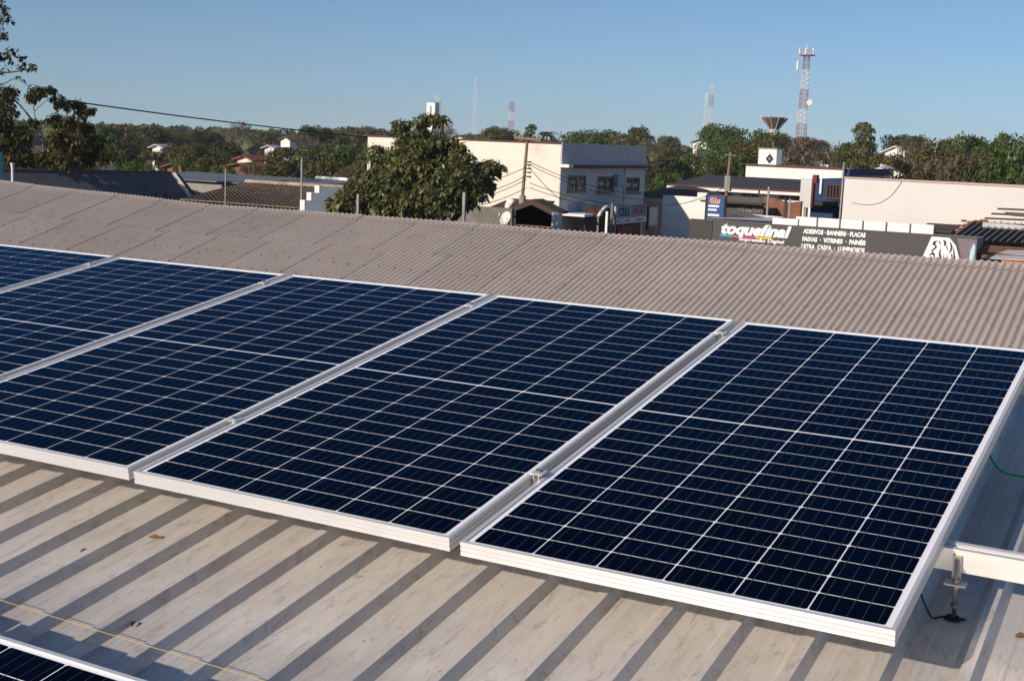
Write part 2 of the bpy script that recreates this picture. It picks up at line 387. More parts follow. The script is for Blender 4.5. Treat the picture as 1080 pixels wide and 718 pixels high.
PGROUP = 'solar panels mounted on the metal roof'
POSE = [((-.0018, .0096, -.0083), (.15822, -.0055, -.0031)), ((-1.0278, .0052, -.0007), (.15755, .0012, -.0020)),
        ((-2.047, .0048, .0016), (.15428, -.0033, -.0004)), ((-3.0789, -.0015, -.0017), (.15555, -.0012, -.0046)),
        ((-4.101, .002, .0), (.1562, 0, -.002))]
LAB = ['rightmost solar panel of the row, its whole right frame edge showing above the shaded roof',
       'solar panel second from the right, its near corner above the middle of the ribbed roof',
       'solar panel third from the right in the row, its near left part cut off',
       'solar panel fourth from the right, seen only as its far half at left',
       'farthest left solar panel of the raised row, showing just a far corner']
def make_panel(label):
    root = empty('solar_panel', (0, 0, 0), None, label, 'solar panel', PGROUP)
    frM.build('frame', M['alu'], root, local=True)
    g = glM.build('cell_sheet', [M['backsheet'], M['cell'], M['busbar']], root, local=True, recalc=False)
    at_ = g.data.attributes.new('tint', 'FLOAT', 'FACE'); at_.data.foreach_set('value', tintv)
    jb = MB().box(.40, .60, .94, 1.0, -.03, -.006); jb.build('junction_box', M['black'], root, local=True)
    return root
panels = [make_panel(LAB[0])]
def copy_tree(o, parent=None):
    c = o.copy(); COL.objects.link(c); c.parent = parent
    for ch in list(o.children): copy_tree(ch, c)
    return c
for k in range(1, 5):
    c = copy_tree(panels[0]); c['label'] = LAB[k]; panels.append(c)
for k, pnl in enumerate(panels): pnl.location, pnl.rotation_euler = POSE[k]
low = copy_tree(panels[0]); low['label'] = 'lower solar panel, only its far edge showing in the bottom left corner'
low.location = P(-1.078, -2.777, 0); low.rotation_euler = (T, 0, 0)
low2 = copy_tree(low); low2.location = P(-2.100, -2.777, 0); low2['label'] = 'lower solar panel beyond the left edge, known only by its shadow on the ribs'

# rails
def rail(v, u0, u1, label):
    r = empty('mounting_rail', P(u0, v, -.09), None, label, 'rail', 'aluminium rails under the panels')
    b = MB()
    yz = [(0, -.093), (0, -.040), (-.003, -.040), (-.003, -.0365), (.010, -.0365), (.010, -.046), (.028, -.046), (.028, -.0365), (.041, -.0365), (.041, -.040), (.038, -.040), (.038, -.093)]
    b.prism([P(u0, v + y, z) for y, z in yz], P(u1-u0, 0, 0))
    b.build('profile', M['alu_bright'], r)
    return r
rail(.492, -5, 1.9, 'aluminium mounting rail sticking out right of the panels above the shaded roof')
rail(1.81, -5, .995, 'aluminium mounting rail under the far ends of the solar panels')

# mid clamps between the panels
def make_clamp(label):
    r = empty('module_clamp', (0, 0, 0), None, label, 'clamp', 'clamps holding the panel edges')
    b = MB()
    b.add([(-.017, -.017, .001), (.017, -.017, .001), (.017, .017, .001), (-.017, .017, .001), (-.017, -.017, .0036), (.017, -.017, .0036), (.017, .017, .0036), (-.017, .017, .0036)],
          [(0, 3, 2, 1), (4, 5, 6, 7), (0, 1, 5, 4), (1, 2, 6, 5), (2, 3, 7, 6), (3, 0, 4, 7)])
    b.box(-.009, -.0065, -.017, .017, -.035, .001); b.box(.0065, .009, -.017, .017, -.035, .001)
    b.build('plate', M['alu'], r, local=True)
    t = MB().tube([(0, 0, .0042), (0, 0, .010)], .0075, 8); t.build('bolt_head', M['steel'], r, local=True)
    return r
cl0 = None
ordn = ['two rightmost panels', 'second and third panels', 'third and fourth panels', 'two leftmost panels']
for k in range(4):
    for v in (.43, 1.825):
        if k == 3 and v < 1: continue
        lab = 'small clamp near the %s end of the gap between the %s' % ('near' if v < 1 else 'far', ordn[k])
        if cl0 is None: c = cl0 = make_clamp(lab)
        else: c = copy_tree(cl0); c['label'] = lab
        c.location = P(-.013 - 1.0235*k, v, .0); c.rotation_euler = (T, 0, 0)

# hanger bolt under the rail end
hb = empty('hanger_bolt', P(1.032, .487, VW), None, 'threaded steel hanger bolt with a nut and cross plate holding the rail end', 'bolt')
MB().tube([P(1.032, .484, VW), P(1.032, .484, -.060)], .0052, 8).build('rod', M['steel'], hb, smooth=True)
b = MB(); b.prism([P(1.022, .4895, -.118), P(1.042, .4895, -.118), P(1.042, .4895, -.050), P(1.022, .4895, -.050)], P(0, -.003, 0)); b.build('bracket', M['steel'], hb)
b = MB(); b.prism([P(1.008, .470, -.120), P(1.056, .470, -.120), P(1.056, .496, -.120), P(1.008, .496, -.120)], P(0, 0, .004)); b.build('cross_plate', M['alu_bright'], hb)
for z in (-.115, -.128, -.178):
    MB().tube([P(1.032, .484, z), P(1.032, .484, z+.008)], .0095, 6).build('nut', M['steel'], hb)
MB().tube([P(1.032, .484, VW+.003), P(1.032, .484, VW+.007)], .014, 10).build('washer', M['black'], hb)
seal = MB(); pts = []
for k in range(20):
    a = 2*math.pi*k/20; r_ = .021 + .013*noise.noise(Vector((math.cos(a)*1.5, math.sin(a)*1.5, 2)))
    pts.append(P(1.032 + r_*1.15*math.cos(a), .484 + r_*.8*math.sin(a), VW+.0032))
seal.add(pts + [P(1.032, .484, VW+.005)], [(k, (k+1) % 20, 20) for k in range(20)]); seal.build('sealant', M['tar'], hb)
def tube_obj(name, pts, rad, m, label, cat, n=6, group=None):
    o = MB().tube(pts, rad, n).build(name, m, smooth=True); return tag(o, label, cat, group)
def wob(pts, n=4):
    out = []
    pts = [Vector(p) for p in pts]
    for i in range(len(pts)-1):
        p0, p1, p2, p3 = pts[max(i-1, 0)], pts[i], pts[i+1], pts[min(i+2, len(pts)-1)]
        for k in range(n):
            t = k/n
            out.append(.5*((2*p1) + (p2-p0)*t + (2*p0-5*p1+4*p2-p3)*t*t + (3*p1-p0-3*p2+p3)*t**3))
    return out + [pts[-1]]
tube_obj('black_wire', wob([P(.95, .50, VW+.05), P(.975, .47, VW+.02), P(.990, .462, VW+.006), P(1.005, .475, VW+.006), P(1.02, .484, VW+.006)]), .0022, M['black'], 'short black wire drooping from under the panel to the bolt foot', 'wire')
tube_obj('green_cable', wob([P(.93, 1.42, VW+.11), P(.97, 1.385, VW+.055), P(1.005, 1.35, VW+.036), P(1.06, 1.337, VW+.034), P(1.2, 1.33, VW+.034), P(1.6, 1.30, VW+.034)], 6), .0034, M['green_cable'], 'bright green cable lying across the shaded metal roof at right', 'cable')
tube_obj('yellow_string', [P(-1.9, -.452, VW+.05), P(-1.06, -.460, VW+.047), P(-.67, -.4675, VW+.046), P(-.2, -.472, VW+.045), P(.4, -.485, VW+.044)], .0008, M['yellow'], 'thin yellow string stretched over the ribs at lower left', 'string')

def dry_leaf(px, py, s, rot, label):
    d = RW @ Vector((0, 0, 1)); c0 = P(0, 0, VW+.004); rr = ray(px, py); t = (c0 - CAM).dot(d)/rr.dot(d); c = CAM + rr*t
    ux = RW @ Vector((math.cos(rot), math.sin(rot), 0)); uy = RW @ Vector((-math.sin(rot), math.cos(rot), 0))
    b = MB(); prof_ = [(-1, 0), (-.5, .34), (.1, .42), (.65, .25), (1, 0)]
    top = [c + ux*x*s + uy*w*s + d*(.35*s*w*w*6 + .15*s) for x, w in prof_]; midl = [c + ux*x*s + d*.05*s for x, w in prof_]; bot = [c + ux*x*s - uy*w*s + d*(.28*s*w*w*6 + .1*s) for x, w in prof_]
    b.add(top + midl + bot, [(i, i+1, 6+i, 5+i) for i in range(4)] + [(5+i, 6+i, 11+i, 10+i) for i in range(4)])
    o = b.build('dry_leaf', M['leaf_dry']); return tag(o, label, 'leaf', 'dry leaves lying on the metal roof')
dry_leaf(163, 567, .018, .4, 'curled dry brown leaf, the largest, on the lit pan below the third panel')
dry_leaf(89, 581, .013, 1.2, 'small dry leaf on the rib edge left of the largest leaf')
dry_leaf(141, 658, .013, 2.0, 'small dry leaf just above the yellow string')
dry_leaf(80, 551, .010, .2, 'tiny dry leaf highest up near the left panel edge')
dry_leaf(1077, 671, .016, .7, 'dry leaf on the lit roof at the right edge of the picture')

# ------------------------------------------------------------------ corrugated fibre-cement roof behind the panels
S = 2.5
a16 = R(16); ry, rz = CAM.y + (10 + 1.13*math.cos(a16) - CAM.y)*S, CAM.z + (-.3958 + 1.13*math.sin(a16) - CAM.z)*S
Y1 = ry; ZR = rz - .035
XA, XB = at(200, 212, Y1).x, at(0, 189, Y1).x
def zadd(x): t = max(0, (XA + 1.0 - x)/(XA - XB)); return .27*t**1.25        # the old roof is warped upwards at its far end
low_b = empty('workshop_building', (-15, 28, GZ), None, 'long low building with brown corrugated roof filling the middle behind the solar panels', 'building')
cr_b = MB(); grime = []
pitch = .177; amp = .026; sheetw = pitch*12
laps = [0.0, .43, 2.85, 5.2, 7.6]                       # distances down the slope where sheet rows start
rnd = random.Random(11)
def sgn(x, d): return noise.noise(Vector((x*.23, d*.3, 5.1)))
x_start, nsheet = -52.0, 31
ns = 8
for row in range(1, 4):
    d0, d1 = laps[row] - (.14 if row > 1 else .2), laps[row+1]
    shift = 0 if row % 2 else sheetw*.5
    for k in range(nsheet):
        xa = x_start + k*sheetw + (0, 0, 3, 7)[row]*pitch
        lift = .012*(row == 1) + .006*(row == 2) + rnd.uniform(0, .002); tl = rnd.uniform(-.003, .003)
        nseg = 12*ns; cols = []
        base = len(cr_b.v); vs = []
        for j, d in enumerate((d0, (d0+d1)/2, d1)):
            for i in range(nseg+1):
                x = xa + sheetw*i/nseg + (.02 if i == nseg else 0)
                z = ZR - d*math.sin(a16) + lift + tl*(i/nseg-.5) + amp*math.cos(2*math.pi*i/ns) + .002*(i/nseg) + .03*sgn(x, d) + zadd(x)
                vs.append((x, Y1 - d*math.cos(a16), z))
        fs = [(j*(nseg+1)+i, j*(nseg+1)+i+1, (j+1)*(nseg+1)+i+1, (j+1)*(nseg+1)+i) for j in range(2) for i in range(nseg)]
        cr_b.add(vs, fs)
        gk = rnd.uniform(.05, .3) if rnd.random() < .6 else .03; tone = rnd.uniform(0, .12)
        for j in range(2):
            for i in range(nseg): grime.append(gk if i >= nseg-1 else (gk*.5 if i >= nseg-2 else tone))
        # exposed edges: right side and lower lip
        lipv = [vs[2*(nseg+1)+i] for i in range(nseg+1)]
        cr_b.add(lipv + [(x, y+.004, z-.011) for x, y, z in lipv], [(i, i+1, nseg+2+i, nseg+1+i) for i in range(nseg)])
        grime += [.55]*nseg
for d in (.30, 1.55, 2.72, 4.0, 5.1):
    k = 0; x = x_start + 1
    while x < 2.5:
        xx = x_start + round((x - x_start)/pitch)*pitch; z = ZR - d*math.sin(a16) + amp + .016 + .03*sgn(xx, d) + zadd(xx); y = Y1 - d*math.cos(a16); n0 = len(cr_b.f)
        cr_b.box(xx-.016, xx+.016, y-.016, y+.016, z-.03, z+.014); grime += [.6]*(len(cr_b.f)-n0); x += pitch*3
rfo = cr_b.build('roof', M['fibre'], low_b, smooth=False)
at_ = rfo.data.attributes.new('grime', 'FLOAT', 'FACE'); at_.data.foreach_set('value', grime)
# ridge cap, corrugated like the sheets
rc = MB(); g2 = []
for k in range(nsheet):
    xa = x_start + k*sheetw; nseg = 12*ns; vs = []; lift = rnd.uniform(.0, .012)
    rows = [(.43, .034, 0), (.12, .036, 0), (.0, .055, 0), (-.12, .036, 0), (-.43, .034, 0)]
    for (d, h, _) in rows:
        for i in range(nseg+1):
            x = xa + sheetw*i/nseg
            zz = ZR - abs(d)*math.sin(a16) + h + lift + .010*(i/nseg) + amp*(.95 if abs(d) > .05 else .8)*math.cos(2*math.pi*i/ns) + .03*sgn(x, max(0, d)) + zadd(x)
            vs.append((x, Y1 - d*math.cos(a16), zz))
    rc.add(vs, [(j*(nseg+1)+i, j*(nseg+1)+i+1, (j+1)*(nseg+1)+i+1, (j+1)*(nseg+1)+i) for j in range(4) for i in range(nseg)])
    g2 += [.03 + .4*(i >= nseg-1)*rnd.uniform(.3, .8) for j in range(4) for i in range(nseg)]
    lv = vs[:nseg+1]
    rc.add(lv + [(x, y+.003, z-.010) for x, y, z in lv], [(i, i+1, nseg+2+i, nseg+1+i) for i in range(nseg)]); g2 += [.5]*nseg
rco = rc.build('ridge_cap', M['fibre'], low_b)
at_ = rco.data.attributes.new('grime', 'FLOAT', 'FACE'); at_.data.foreach_set('value', g2)
xe = x_start + nsheet*sheetw
bs = MB(); bs.add([(x_start, Y1+.3, ZR-.12), (-26, Y1+.3, ZR-.12), (xe, Y1+.3, ZR-.12), (xe, Y1+3.4, ZR-1.05), (-26, Y1+3.4, ZR-1.05), (x_start, Y1+3.4, ZR-1.05)], [(0, 1, 4, 5), (1, 2, 3, 4)])
bs.build('back_slope', M['fibre_dark'], low_b)
wl = MB(); yl = Y1 - 7.3*math.cos(a16); zl = ZR - 7.3*math.sin(a16) - .1
wl.prism([(x_start+.3, yl, GZ), (x_start+.3, yl, zl), (x_start+.3, Y1, ZR-.12), (x_start+.3, Y1+3.2, ZR-1.08), (x_start+.3, Y1+3.2, GZ)], (xe-x_start-.6, 0, 0))
wl.build('wall', M['concrete'], low_b)
# ------------------------------------------------------------------ trees
def seed_of(m): return sum(ord(c) for c in m.name)*.37
def leaf_mesh(name, pts, nrm, size, rnd, m, aspect=1.0, droop=0.0, jitter=.7, clump=.0):
    vs, fs, ti = [], [], []
    for (p, n) in zip(pts, nrm):
        s = size*rnd.uniform(.6, 1.35)
        d = Vector((rnd.gauss(0, 1), rnd.gauss(0, 1), rnd.gauss(0, 1)))
        nn = (n + d*jitter*.6); nn = nn.normalized() if nn.length > 1e-3 else Vector((0, 0, 1))
        a = nn.cross(Vector((rnd.gauss(0, 1), rnd.gauss(0, 1), rnd.gauss(0, 1))))
        if droop: a = a + Vector((0, 0, -droop))*a.length
        a = a.normalized(); b = nn.cross(a).normalized()
        k = len(vs)
        w = s*.5/aspect; l = s*.5*aspect
        vs += [tuple(p - a*l), tuple(p + b*w + nn*w*.25), tuple(p + a*l), tuple(p - b*w + nn*w*.25)]
        fs.append((k, k+1, k+2, k+3)); ti.append(min(1, max(0, rnd.gauss(.45, .2) + clump*noise.noise(p*.75 + Vector((seed_of(m), 0, 0))))))
    me = bpy.data.meshes.new(name); me.from_pydata(vs, [], fs); me.materials.append(m)
    a_ = me.attributes.new('tint', 'FLOAT', 'FACE'); a_.data.foreach_set('value', ti)
    me.update(); return me
def rosette_mesh(name, centres, size, rnd, m, k=7, aspect=2.0, spread=.9):
    # each twig end carries a rosette of long drooping leaves
    vs, fs, ti = [], [], []
    for (c, n) in centres:
        t0 = min(1, max(0, rnd.gauss(.42, .2)))
        for _ in range(k):
            d = Vector((rnd.gauss(0, 1), rnd.gauss(0, 1), rnd.gauss(0, .55))).normalized()
            d = (d + n*.55).normalized(); s = size*rnd.uniform(.7, 1.3)
            p0 = c + d*s*.12; tip = p0 + d*s*spread*.75 + Vector((0, 0, -s*rnd.uniform(.25, .75)))
            ax = (tip-p0); sd = ax.cross(Vector((rnd.gauss(0, .35), rnd.gauss(0, .35), 1))); sd = sd.normalized()*(ax.length*.5/aspect); md = p0 + ax*.55 + Vector((0, 0, s*.10))
            q = len(vs); vs += [tuple(p0), tuple(md + sd), tuple(tip), tuple(md - sd)]; fs.append((q, q+1, q+2, q+3)); ti.append(min(1, max(0, t0 + rnd.gauss(0, .17))))
    me = bpy.data.meshes.new(name); me.from_pydata(vs, [], fs); me.materials.append(m)
    a_ = me.attributes.new('tint', 'FLOAT', 'FACE'); a_.data.foreach_set('value', ti); me.update(); return me
def crown_points(lobes, n, rnd, shell=.55):
    tot = sum(l[1][0]*l[1][1]+l[1][0]*l[1][2] for l in lobes); pts, nr = [], []
    for (c, r) in lobes:
        c = Vector(c); m = int(n*(r[0]*r[1]+r[0]*r[2])/tot)
        for _ in range(m):
            d = Vector((rnd.gauss(0, 1), rnd.gauss(0, 1), rnd.gauss(0, 1))).normalized()
            if d.z < -.35 and rnd.random() < .6: d.z = -d.z
            q = noise.noise(d*2.3 + c*1.7)
            if q < -.22 and rnd.random() < .8: continue
            rr = (shell + (1-shell)*rnd.random()**.6)*(1 + .28*q)
            pts.append(c + Vector((d.x*r[0], d.y*r[1], d.z*r[2]))*rr)
            nr.append((Vector((d.x/r[0], d.y/r[1], d.z/r[2])).normalized() + Vector((0, 0, .35))).normalized())
    return pts, nr
def limbs(b, p0, d, L, r, depth, rnd, ends, spread=.7, n=5, up=.15):
    p1 = p0 + d*L*.5 + Vector((rnd.gauss(0, 1), rnd.gauss(0, 1), rnd.gauss(0, 1)))*L*.05; p2 = p0 + d*L
    b.tube([p0, p1, p2], [r, r*.85, r*.65], n, cap=False)
    if depth == 0: ends.append(p2); return
    for k in range(rnd.choice((2, 3))):
        e = Vector((rnd.gauss(0, 1), rnd.gauss(0, 1), rnd.gauss(0, 1))).normalized()
        nd = (d + e*spread + Vector((0, 0, up))).normalized()
        limbs(b, p2, nd, L*rnd.uniform(.62, .85), r*.6, depth-1, rnd, ends, spread, max(3, n-1), up)
# variants: height 8 m, crown about 8 m wide
VAR = {}
def variant(key, seed, lobes, n, size, trunk_h, aspect=1.2, shell=.55, tr=.17):
    rnd = random.Random(seed)
    pts, nr = crown_points(lobes, n, rnd, shell)
    b = MB(); ends = []
    top = Vector((rnd.uniform(-.2, .2), rnd.uniform(-.2, .2), trunk_h))
    b.tube([(0, 0, -.2), (0, 0, .3), top*.6, top], [tr*1.5, tr*1.1, tr*.9, tr*.75], 7)
    for (c, r) in lobes:
        c = Vector(c); mid_ = top.lerp(c, .55) + Vector((0, 0, -.2))
        b.tube([top, mid_, c], [tr*.55, tr*.38, tr*.12], 5, cap=False)
    VAR[key] = (pts, nr, size, b, seed, aspect)
def rl(seed, k, spread, zc, zr, r0, r1):
    rnd = random.Random(seed); out = []
    for i in range(k):
        a = 2*math.pi*i/k + rnd.uniform(-.4, .4); q = spread*rnd.uniform(.35, 1)
        r = rnd.uniform(r0, r1); out.append(((math.cos(a)*q, math.sin(a)*q, zc + rnd.uniform(-zr, zr)), (r, r, r*rnd.uniform(.65, .9))))
    return out
variant('round', 21, rl(1, 11, 2.7, 5.2, 1.6, 1.0, 1.9) + [((0, 0, 5.6), (2.4, 2.4, 2.0))], 5200, .30, 2.6)
variant('roundb', 22, rl(2, 13, 2.9, 4.8, 1.7, .9, 1.7) + [((.3, 0, 5.4), (2.2, 2.3, 2.1))], 5200, .30, 2.4)
variant('dome', 23, rl(3, 12, 3.2, 6.0, .6, 1.1, 1.6) + [((0, 0, 6.2), (3.4, 3.4, 1.5))], 5000, .28, 3.9)
variant('domeb', 24, rl(4, 10, 3.3, 5.7, .9, 1.0, 1.7) + [((.4, .2, 6.0), (2.8, 2.8, 1.5))], 4600, .28, 3.6)
variant('loose', 25, rl(5, 16, 3.1, 5.0, 2.1, .6, 1.15), 3000, .30, 2.8, shell=.3)
variant('tall', 26, rl(6, 9, 1.7, 5.0, 2.2, .9, 1.5) + [((0, 0, 5.2), (1.9, 1.9, 2.5))], 4200, .30, 2.2)
variant('layer', 27, [((-.6, 0, 3.4), (3.0, 2.6, .8)), ((.9, .3, 4.4), (3.2, 2.8, .7)), ((-.9, .2, 5.2), (3.4, 2.8, .65)), ((.7, 0, 6.0), (3.2, 2.6, .5)), ((-.4, .3, 6.3), (2.2, 2.0, .4)), ((.5, 0, 6.75), (2.3, 2.0, .35)), ((.9, .2, 7.3), (2.5, 2.2, .28)), ((1.4, 0, 7.65), (1.7, 1.5, .22))], 5200, .27, 5.5, tr=.16)
MESHC = {}
def tree(px, ytop, wpx, D, var, col, label, cat='tree', name='tree', group='trees of the town behind the roofs', rot=None, bark='bark', gz=GZ):
    rnd = random.Random(int(px*13+ytop*7))
    p = atd(px, ytop, D); H = p.z - gz; Wd = wpx*D/F
    r = empty(name, (p.x, p.y, gz), (0, 0, rnd.uniform(0, 6.28) if rot is None else rot), label, cat, group)
    r.scale = (Wd/8.0, Wd/8.0, H/7.9)
    if var == 'bare':
        if ('bare', col) not in MESHC:
            rr = random.Random(5); b = MB(); ends = []
            b.tube([(0, 0, -.2), (0, 0, 1), (.1, 0, 2.2)], [.2, .16, .13], 6)
            for k in range(5):
                a = 2*math.pi*k/5; limbs(b, Vector((.1, 0, 2.2)), Vector((math.cos(a)*.7, math.sin(a)*.7, .9)).normalized(), 1.75, .075, 4, rr, ends, .55, 4, .12)
            pts = []; nr = []
            for e in ends:
                for _ in range(5): pts.append(e + Vector((rr.gauss(0, .3), rr.gauss(0, .3), rr.gauss(0, .25)))); nr.append(Vector((rr.gauss(0, 1), rr.gauss(0, 1), rr.gauss(0, 1))).normalized())
            ob = b.build('trunk', M['bark_pale'], r, local=True)
            lm = leaf_mesh('twigs', pts, nr, .30, rr, LM[col], 2.6); ol = bpy.data.objects.new('crown', lm); COL.objects.link(ol); ol.parent = r
            MESHC[('bare', col)] = (ob.data, lm)
        else:
            for nm, me in zip(('trunk', 'crown'), MESHC[('bare', col)]):
                ob = bpy.data.objects.new(nm, me); COL.objects.link(ob); ob.parent = r
        return r
    key = (var, col)
    if key not in MESHC:
        pts, nr, size, b, seed, aspect = VAR[var]
        ob = b.build('trunk', M[bark], r, local=True)
        lm = leaf_mesh('leaves', pts, nr, size, random.Random(seed), LM[col], aspect, clump=.75)
        MESHC[key] = (ob.data, lm)
    else:
        ob = bpy.data.objects.new('trunk', MESHC[key][0]); COL.objects.link(ob); ob.parent = r
    ol = bpy.data.objects.new('crown', MESHC[key][1]); COL.objects.link(ol); ol.parent = r
    return r
# skyline and mid-distance trees, left to right: (centre px, top py, width px, metres away, shape, colour, label)
for a in [
 (12, 128, 62, 78, 'round', 'dark', 'dark bushy tree filling the gap under the far left foreground branches'),
 (62, 142, 56, 84, 'roundb', 'dark', 'dark tree behind the pale forked trunk at far left'),
 (100, 152, 46, 90, 'loose', 'olive', 'olive loose tree right of the pale forked trunk, above the slate wall'),
 (112, 131, 44, 150, 'round', 'fresh', 'rounded green skyline tree right of the foreground tree at left'),
 (136, 146, 44, 120, 'roundb', 'dark', 'dark round tree above the slate wall, left of its middle'),
 (134, 130, 52, 210, 'domeb', 'brown', 'brownish skyline tree above the slate wall'),
 (162, 133, 44, 190, 'round', 'dark', 'dark skyline tree under the overhead cable, left of the white rubble roof'),
 (170, 158, 42, 130, 'loose', 'brown', 'brown dry tree in front of the pale hut roof at left'),
 (190, 138, 44, 260, 'dome', 'green', 'low green skyline tree left of the pink bare tree'),
 (203, 150, 58, 150, 'domeb', 'olive', 'broad olive tree below the overhead cable at left'),
 (217, 137, 38, 240, 'dome', 'dark', 'dark flat skyline tree just left of the pink bare tree'),
 (240, 148, 44, 145, 'round', 'dark', 'dark round tree below the pink bare tree'),
 (254, 128, 34, 260, 'bare', 'pinkish', 'pinkish leafless tree standing out on the skyline at left'),
 (214, 164, 38, 110, 'round', 'green', 'green low tree over the tiled roof, left end'),
 (150, 168, 54, 95, 'roundb', 'bright', 'bright green shrubby tree over the right part of the slate wall'),
 (190, 163, 24, 96, 'loose', 'bright', 'yellow green small tree at the top of the slanted white wall edge'),
 (240, 172, 44, 92, 'roundb', 'bright', 'light green shrub tree above the left of the tiled roof'),
 (284, 170, 46, 92, 'roundb', 'green', 'leafy green shrub tree above the middle of the tiled roof'),
 (284, 138, 42, 330, 'dome', 'green', 'distant green tree left of the hanging dark box'),
 (285, 158, 46, 140, 'bare', 'brown', 'leafless brown tree in front of the white gabled house'),
 (318, 141, 46, 210, 'bare', 'pinkish', 'leafless reddish tree right of the white gabled house'),
 (333, 132, 44, 230, 'dome', 'dark', 'dark umbrella shaped tree on the skyline left of the big leafy tree'),
 (365, 132, 50, 260, 'domeb', 'olive', 'olive flat skyline tree left of the cream building corner'),
 (388, 133, 46, 250, 'dome', 'brown', 'brown skyline tree over the cream building corner'),
 (352, 151, 74, 105, 'domeb', 'fresh', 'broad green tree standing left of the big leafy tree'),
 (386, 158, 50, 98, 'roundb', 'green', 'green tree tucked against the left edge of the cream building'),
 (336, 166, 50, 92, 'loose', 'olive', 'olive scrubby tree behind the grey shed roof'),
 (372, 172, 38, 88, 'bare', 'brown', 'grey brown leafless bush left of the big leafy tree'),
 (420, 136, 50, 270, 'dome', 'green', 'green flat crown above the cream building, left of the white tower'),
 (468, 129, 34, 300, 'bare', 'pinkish', 'pinkish bare tree just right of the white tower'),
 (455, 140, 60, 300, 'domeb', 'brown', 'low brown crown behind the top of the white tower base'),
 (498, 140, 38, 320, 'round', 'brown', 'brown crown on the skyline between the two thin masts'),
 (526, 133, 46, 270, 'dome', 'green', 'green umbrella crown below the short striped mast'),
 (558, 131, 22, 200, 'layer', 'green', 'flat topped small tree right behind the wooden utility pole head'),
 (598, 141, 44, 300, 'bare', 'brown', 'grey brown leafless crown right of the palm'),
 (625, 136, 60, 240, 'dome', 'fresh', 'large green dome crown above the grey parapet'),
 (662, 139, 52, 230, 'round', 'olive', 'olive tree above the right end of the grey parapet'),
 (676, 132, 36, 260, 'round', 'dark', 'dark top crown just right of the grey parapet'),
 (690, 145, 50, 200, 'bare', 'brown', 'large leafless grey tree right of the grey parapet'),
 (706, 142, 34, 280, 'round', 'green', 'small green crown left of the hilltop house'),
 (702, 162, 56, 130, 'roundb', 'dark', 'dark tree against the right edge of the cream building'),
 (706, 180, 40, 105, 'round', 'bright', 'green lower tree beside the cream building windows'),
 (736, 160, 62, 135, 'round', 'fresh', 'green tree over the left end of the long dark roof'),
 (762, 130, 58, 220, 'dome', 'fresh', 'big green umbrella crown behind the hilltop house'),
 (772, 143, 66, 190, 'domeb', 'bright', 'light green spreading crown right of the hilltop house'),
 (776, 157, 62, 130, 'roundb', 'fresh', 'leafy green tree above the long dark roof'),
 (760, 172, 50, 110, 'round', 'dark', 'dark low tree just behind the long dark roof'),
 (800, 146, 64, 170, 'domeb', 'olive', 'yellowish crown below the funnel water tower, left'),
 (815, 136, 40, 230, 'dome', 'green', 'green crown hiding the stem of the funnel water tower'),
 (852, 143, 62, 260, 'domeb', 'brown', 'brown flat crown at the foot of the lattice tower'),
 (846, 155, 62, 150, 'loose', 'brown', 'dry brown tree behind the white water tank box'),
 (878, 152, 46, 190, 'bare', 'brown', 'leafless brown tree left of the layered tree'),
 (915, 129, 44, 105, 'layer', 'green', 'layered green tree with a separate flat top tuft'),
 (895, 148, 40, 180, 'round', 'green', 'green crown left of the layered tree'),
 (956, 140, 54, 260, 'domeb', 'dark', 'dark crown behind the white house at right'),
 (968, 145, 44, 140, 'bare', 'brown', 'leafless tree right of the white house at right'),
 (990, 141, 62, 125, 'roundb', 'olive', 'olive crown above the pale warehouse wall, left of middle'),
 (1024, 139, 58, 118, 'round', 'fresh', 'tall green crown above the pale warehouse wall, right of middle'),
 (1044, 148, 50, 170, 'round', 'dark', 'dark crown in the dip of the treeline at right'),
 (1012, 160, 70, 108, 'loose', 'brown', 'brownish thin tree with pale branches above the pale warehouse wall'),
 (950, 160, 50, 112, 'loose', 'olive', 'scrubby olive tree below the white house at right'),
 (1070, 135, 62, 112, 'roundb', 'bright', 'large green tree at the right edge of the picture'),
 (1052, 163, 56, 100, 'round', 'fresh', 'green lower tree near the right edge above the warehouse wall'),
 (166, 158, 40, 118, 'loose', 'olive', 'low scrub tree hiding the foot of the pale hut at left'),
 (303, 152.5, 46, 128, 'roundb', 'olive', 'olive scrub tree hiding the foot of the white gabled house'),
 (268, 168, 40, 106, 'bare', 'brown', 'leafless bush over the red roofed house'),
 (944, 166, 46, 122, 'loose', 'brown', 'dry scrub tree hiding the foot of the white house at right'),
 (985, 168, 48, 98, 'loose', 'brown', 'low brown scrub tree just above the warehouse wall'),
]: tree(*a)

# palm near the utility pole
pp = atd(577, 135, 240); pr = empty('palm_tree', (pp.x, pp.y, GZ), None, 'palm tree with drooping fronds on the skyline right of the wooden pole', 'palm tree')
H = pp.z - GZ
MB().tube([(pp.x, pp.y, GZ-.2), (pp.x+.1, pp.y, GZ+H*.5), (pp.x, pp.y, pp.z-1.1)], [.2, .15, .12], 6).build('trunk', M['bark'], pr)
pb = []; pn = []; rnd = random.Random(4); fb = MB()
for k in range(16):
    a = 2*math.pi*k/16 + rnd.uniform(-.2, .2); e = rnd.uniform(.1, 1.0); L_ = rnd.uniform(2.0, 2.8); prev = None
    for i in range(7):
        t = i/6; c = Vector((pp.x, pp.y, pp.z-1.1)) + Vector((math.cos(a)*L_*t, math.sin(a)*L_*t, L_*(e*t - .95*t*t)))
        w = .34*math.sin(math.pi*min(1, .15+t*.85)); sd = Vector((-math.sin(a), math.cos(a), 0))*w
        cur = (c - sd - Vector((0, 0, w*.5)), c, c + sd - Vector((0, 0, w*.5)))
        if prev: fb.add(list(prev)+list(cur), [(0, 1, 4, 3), (1, 2, 5, 4)])
        prev = cur
fb.build('crown', LM['green'], pr)

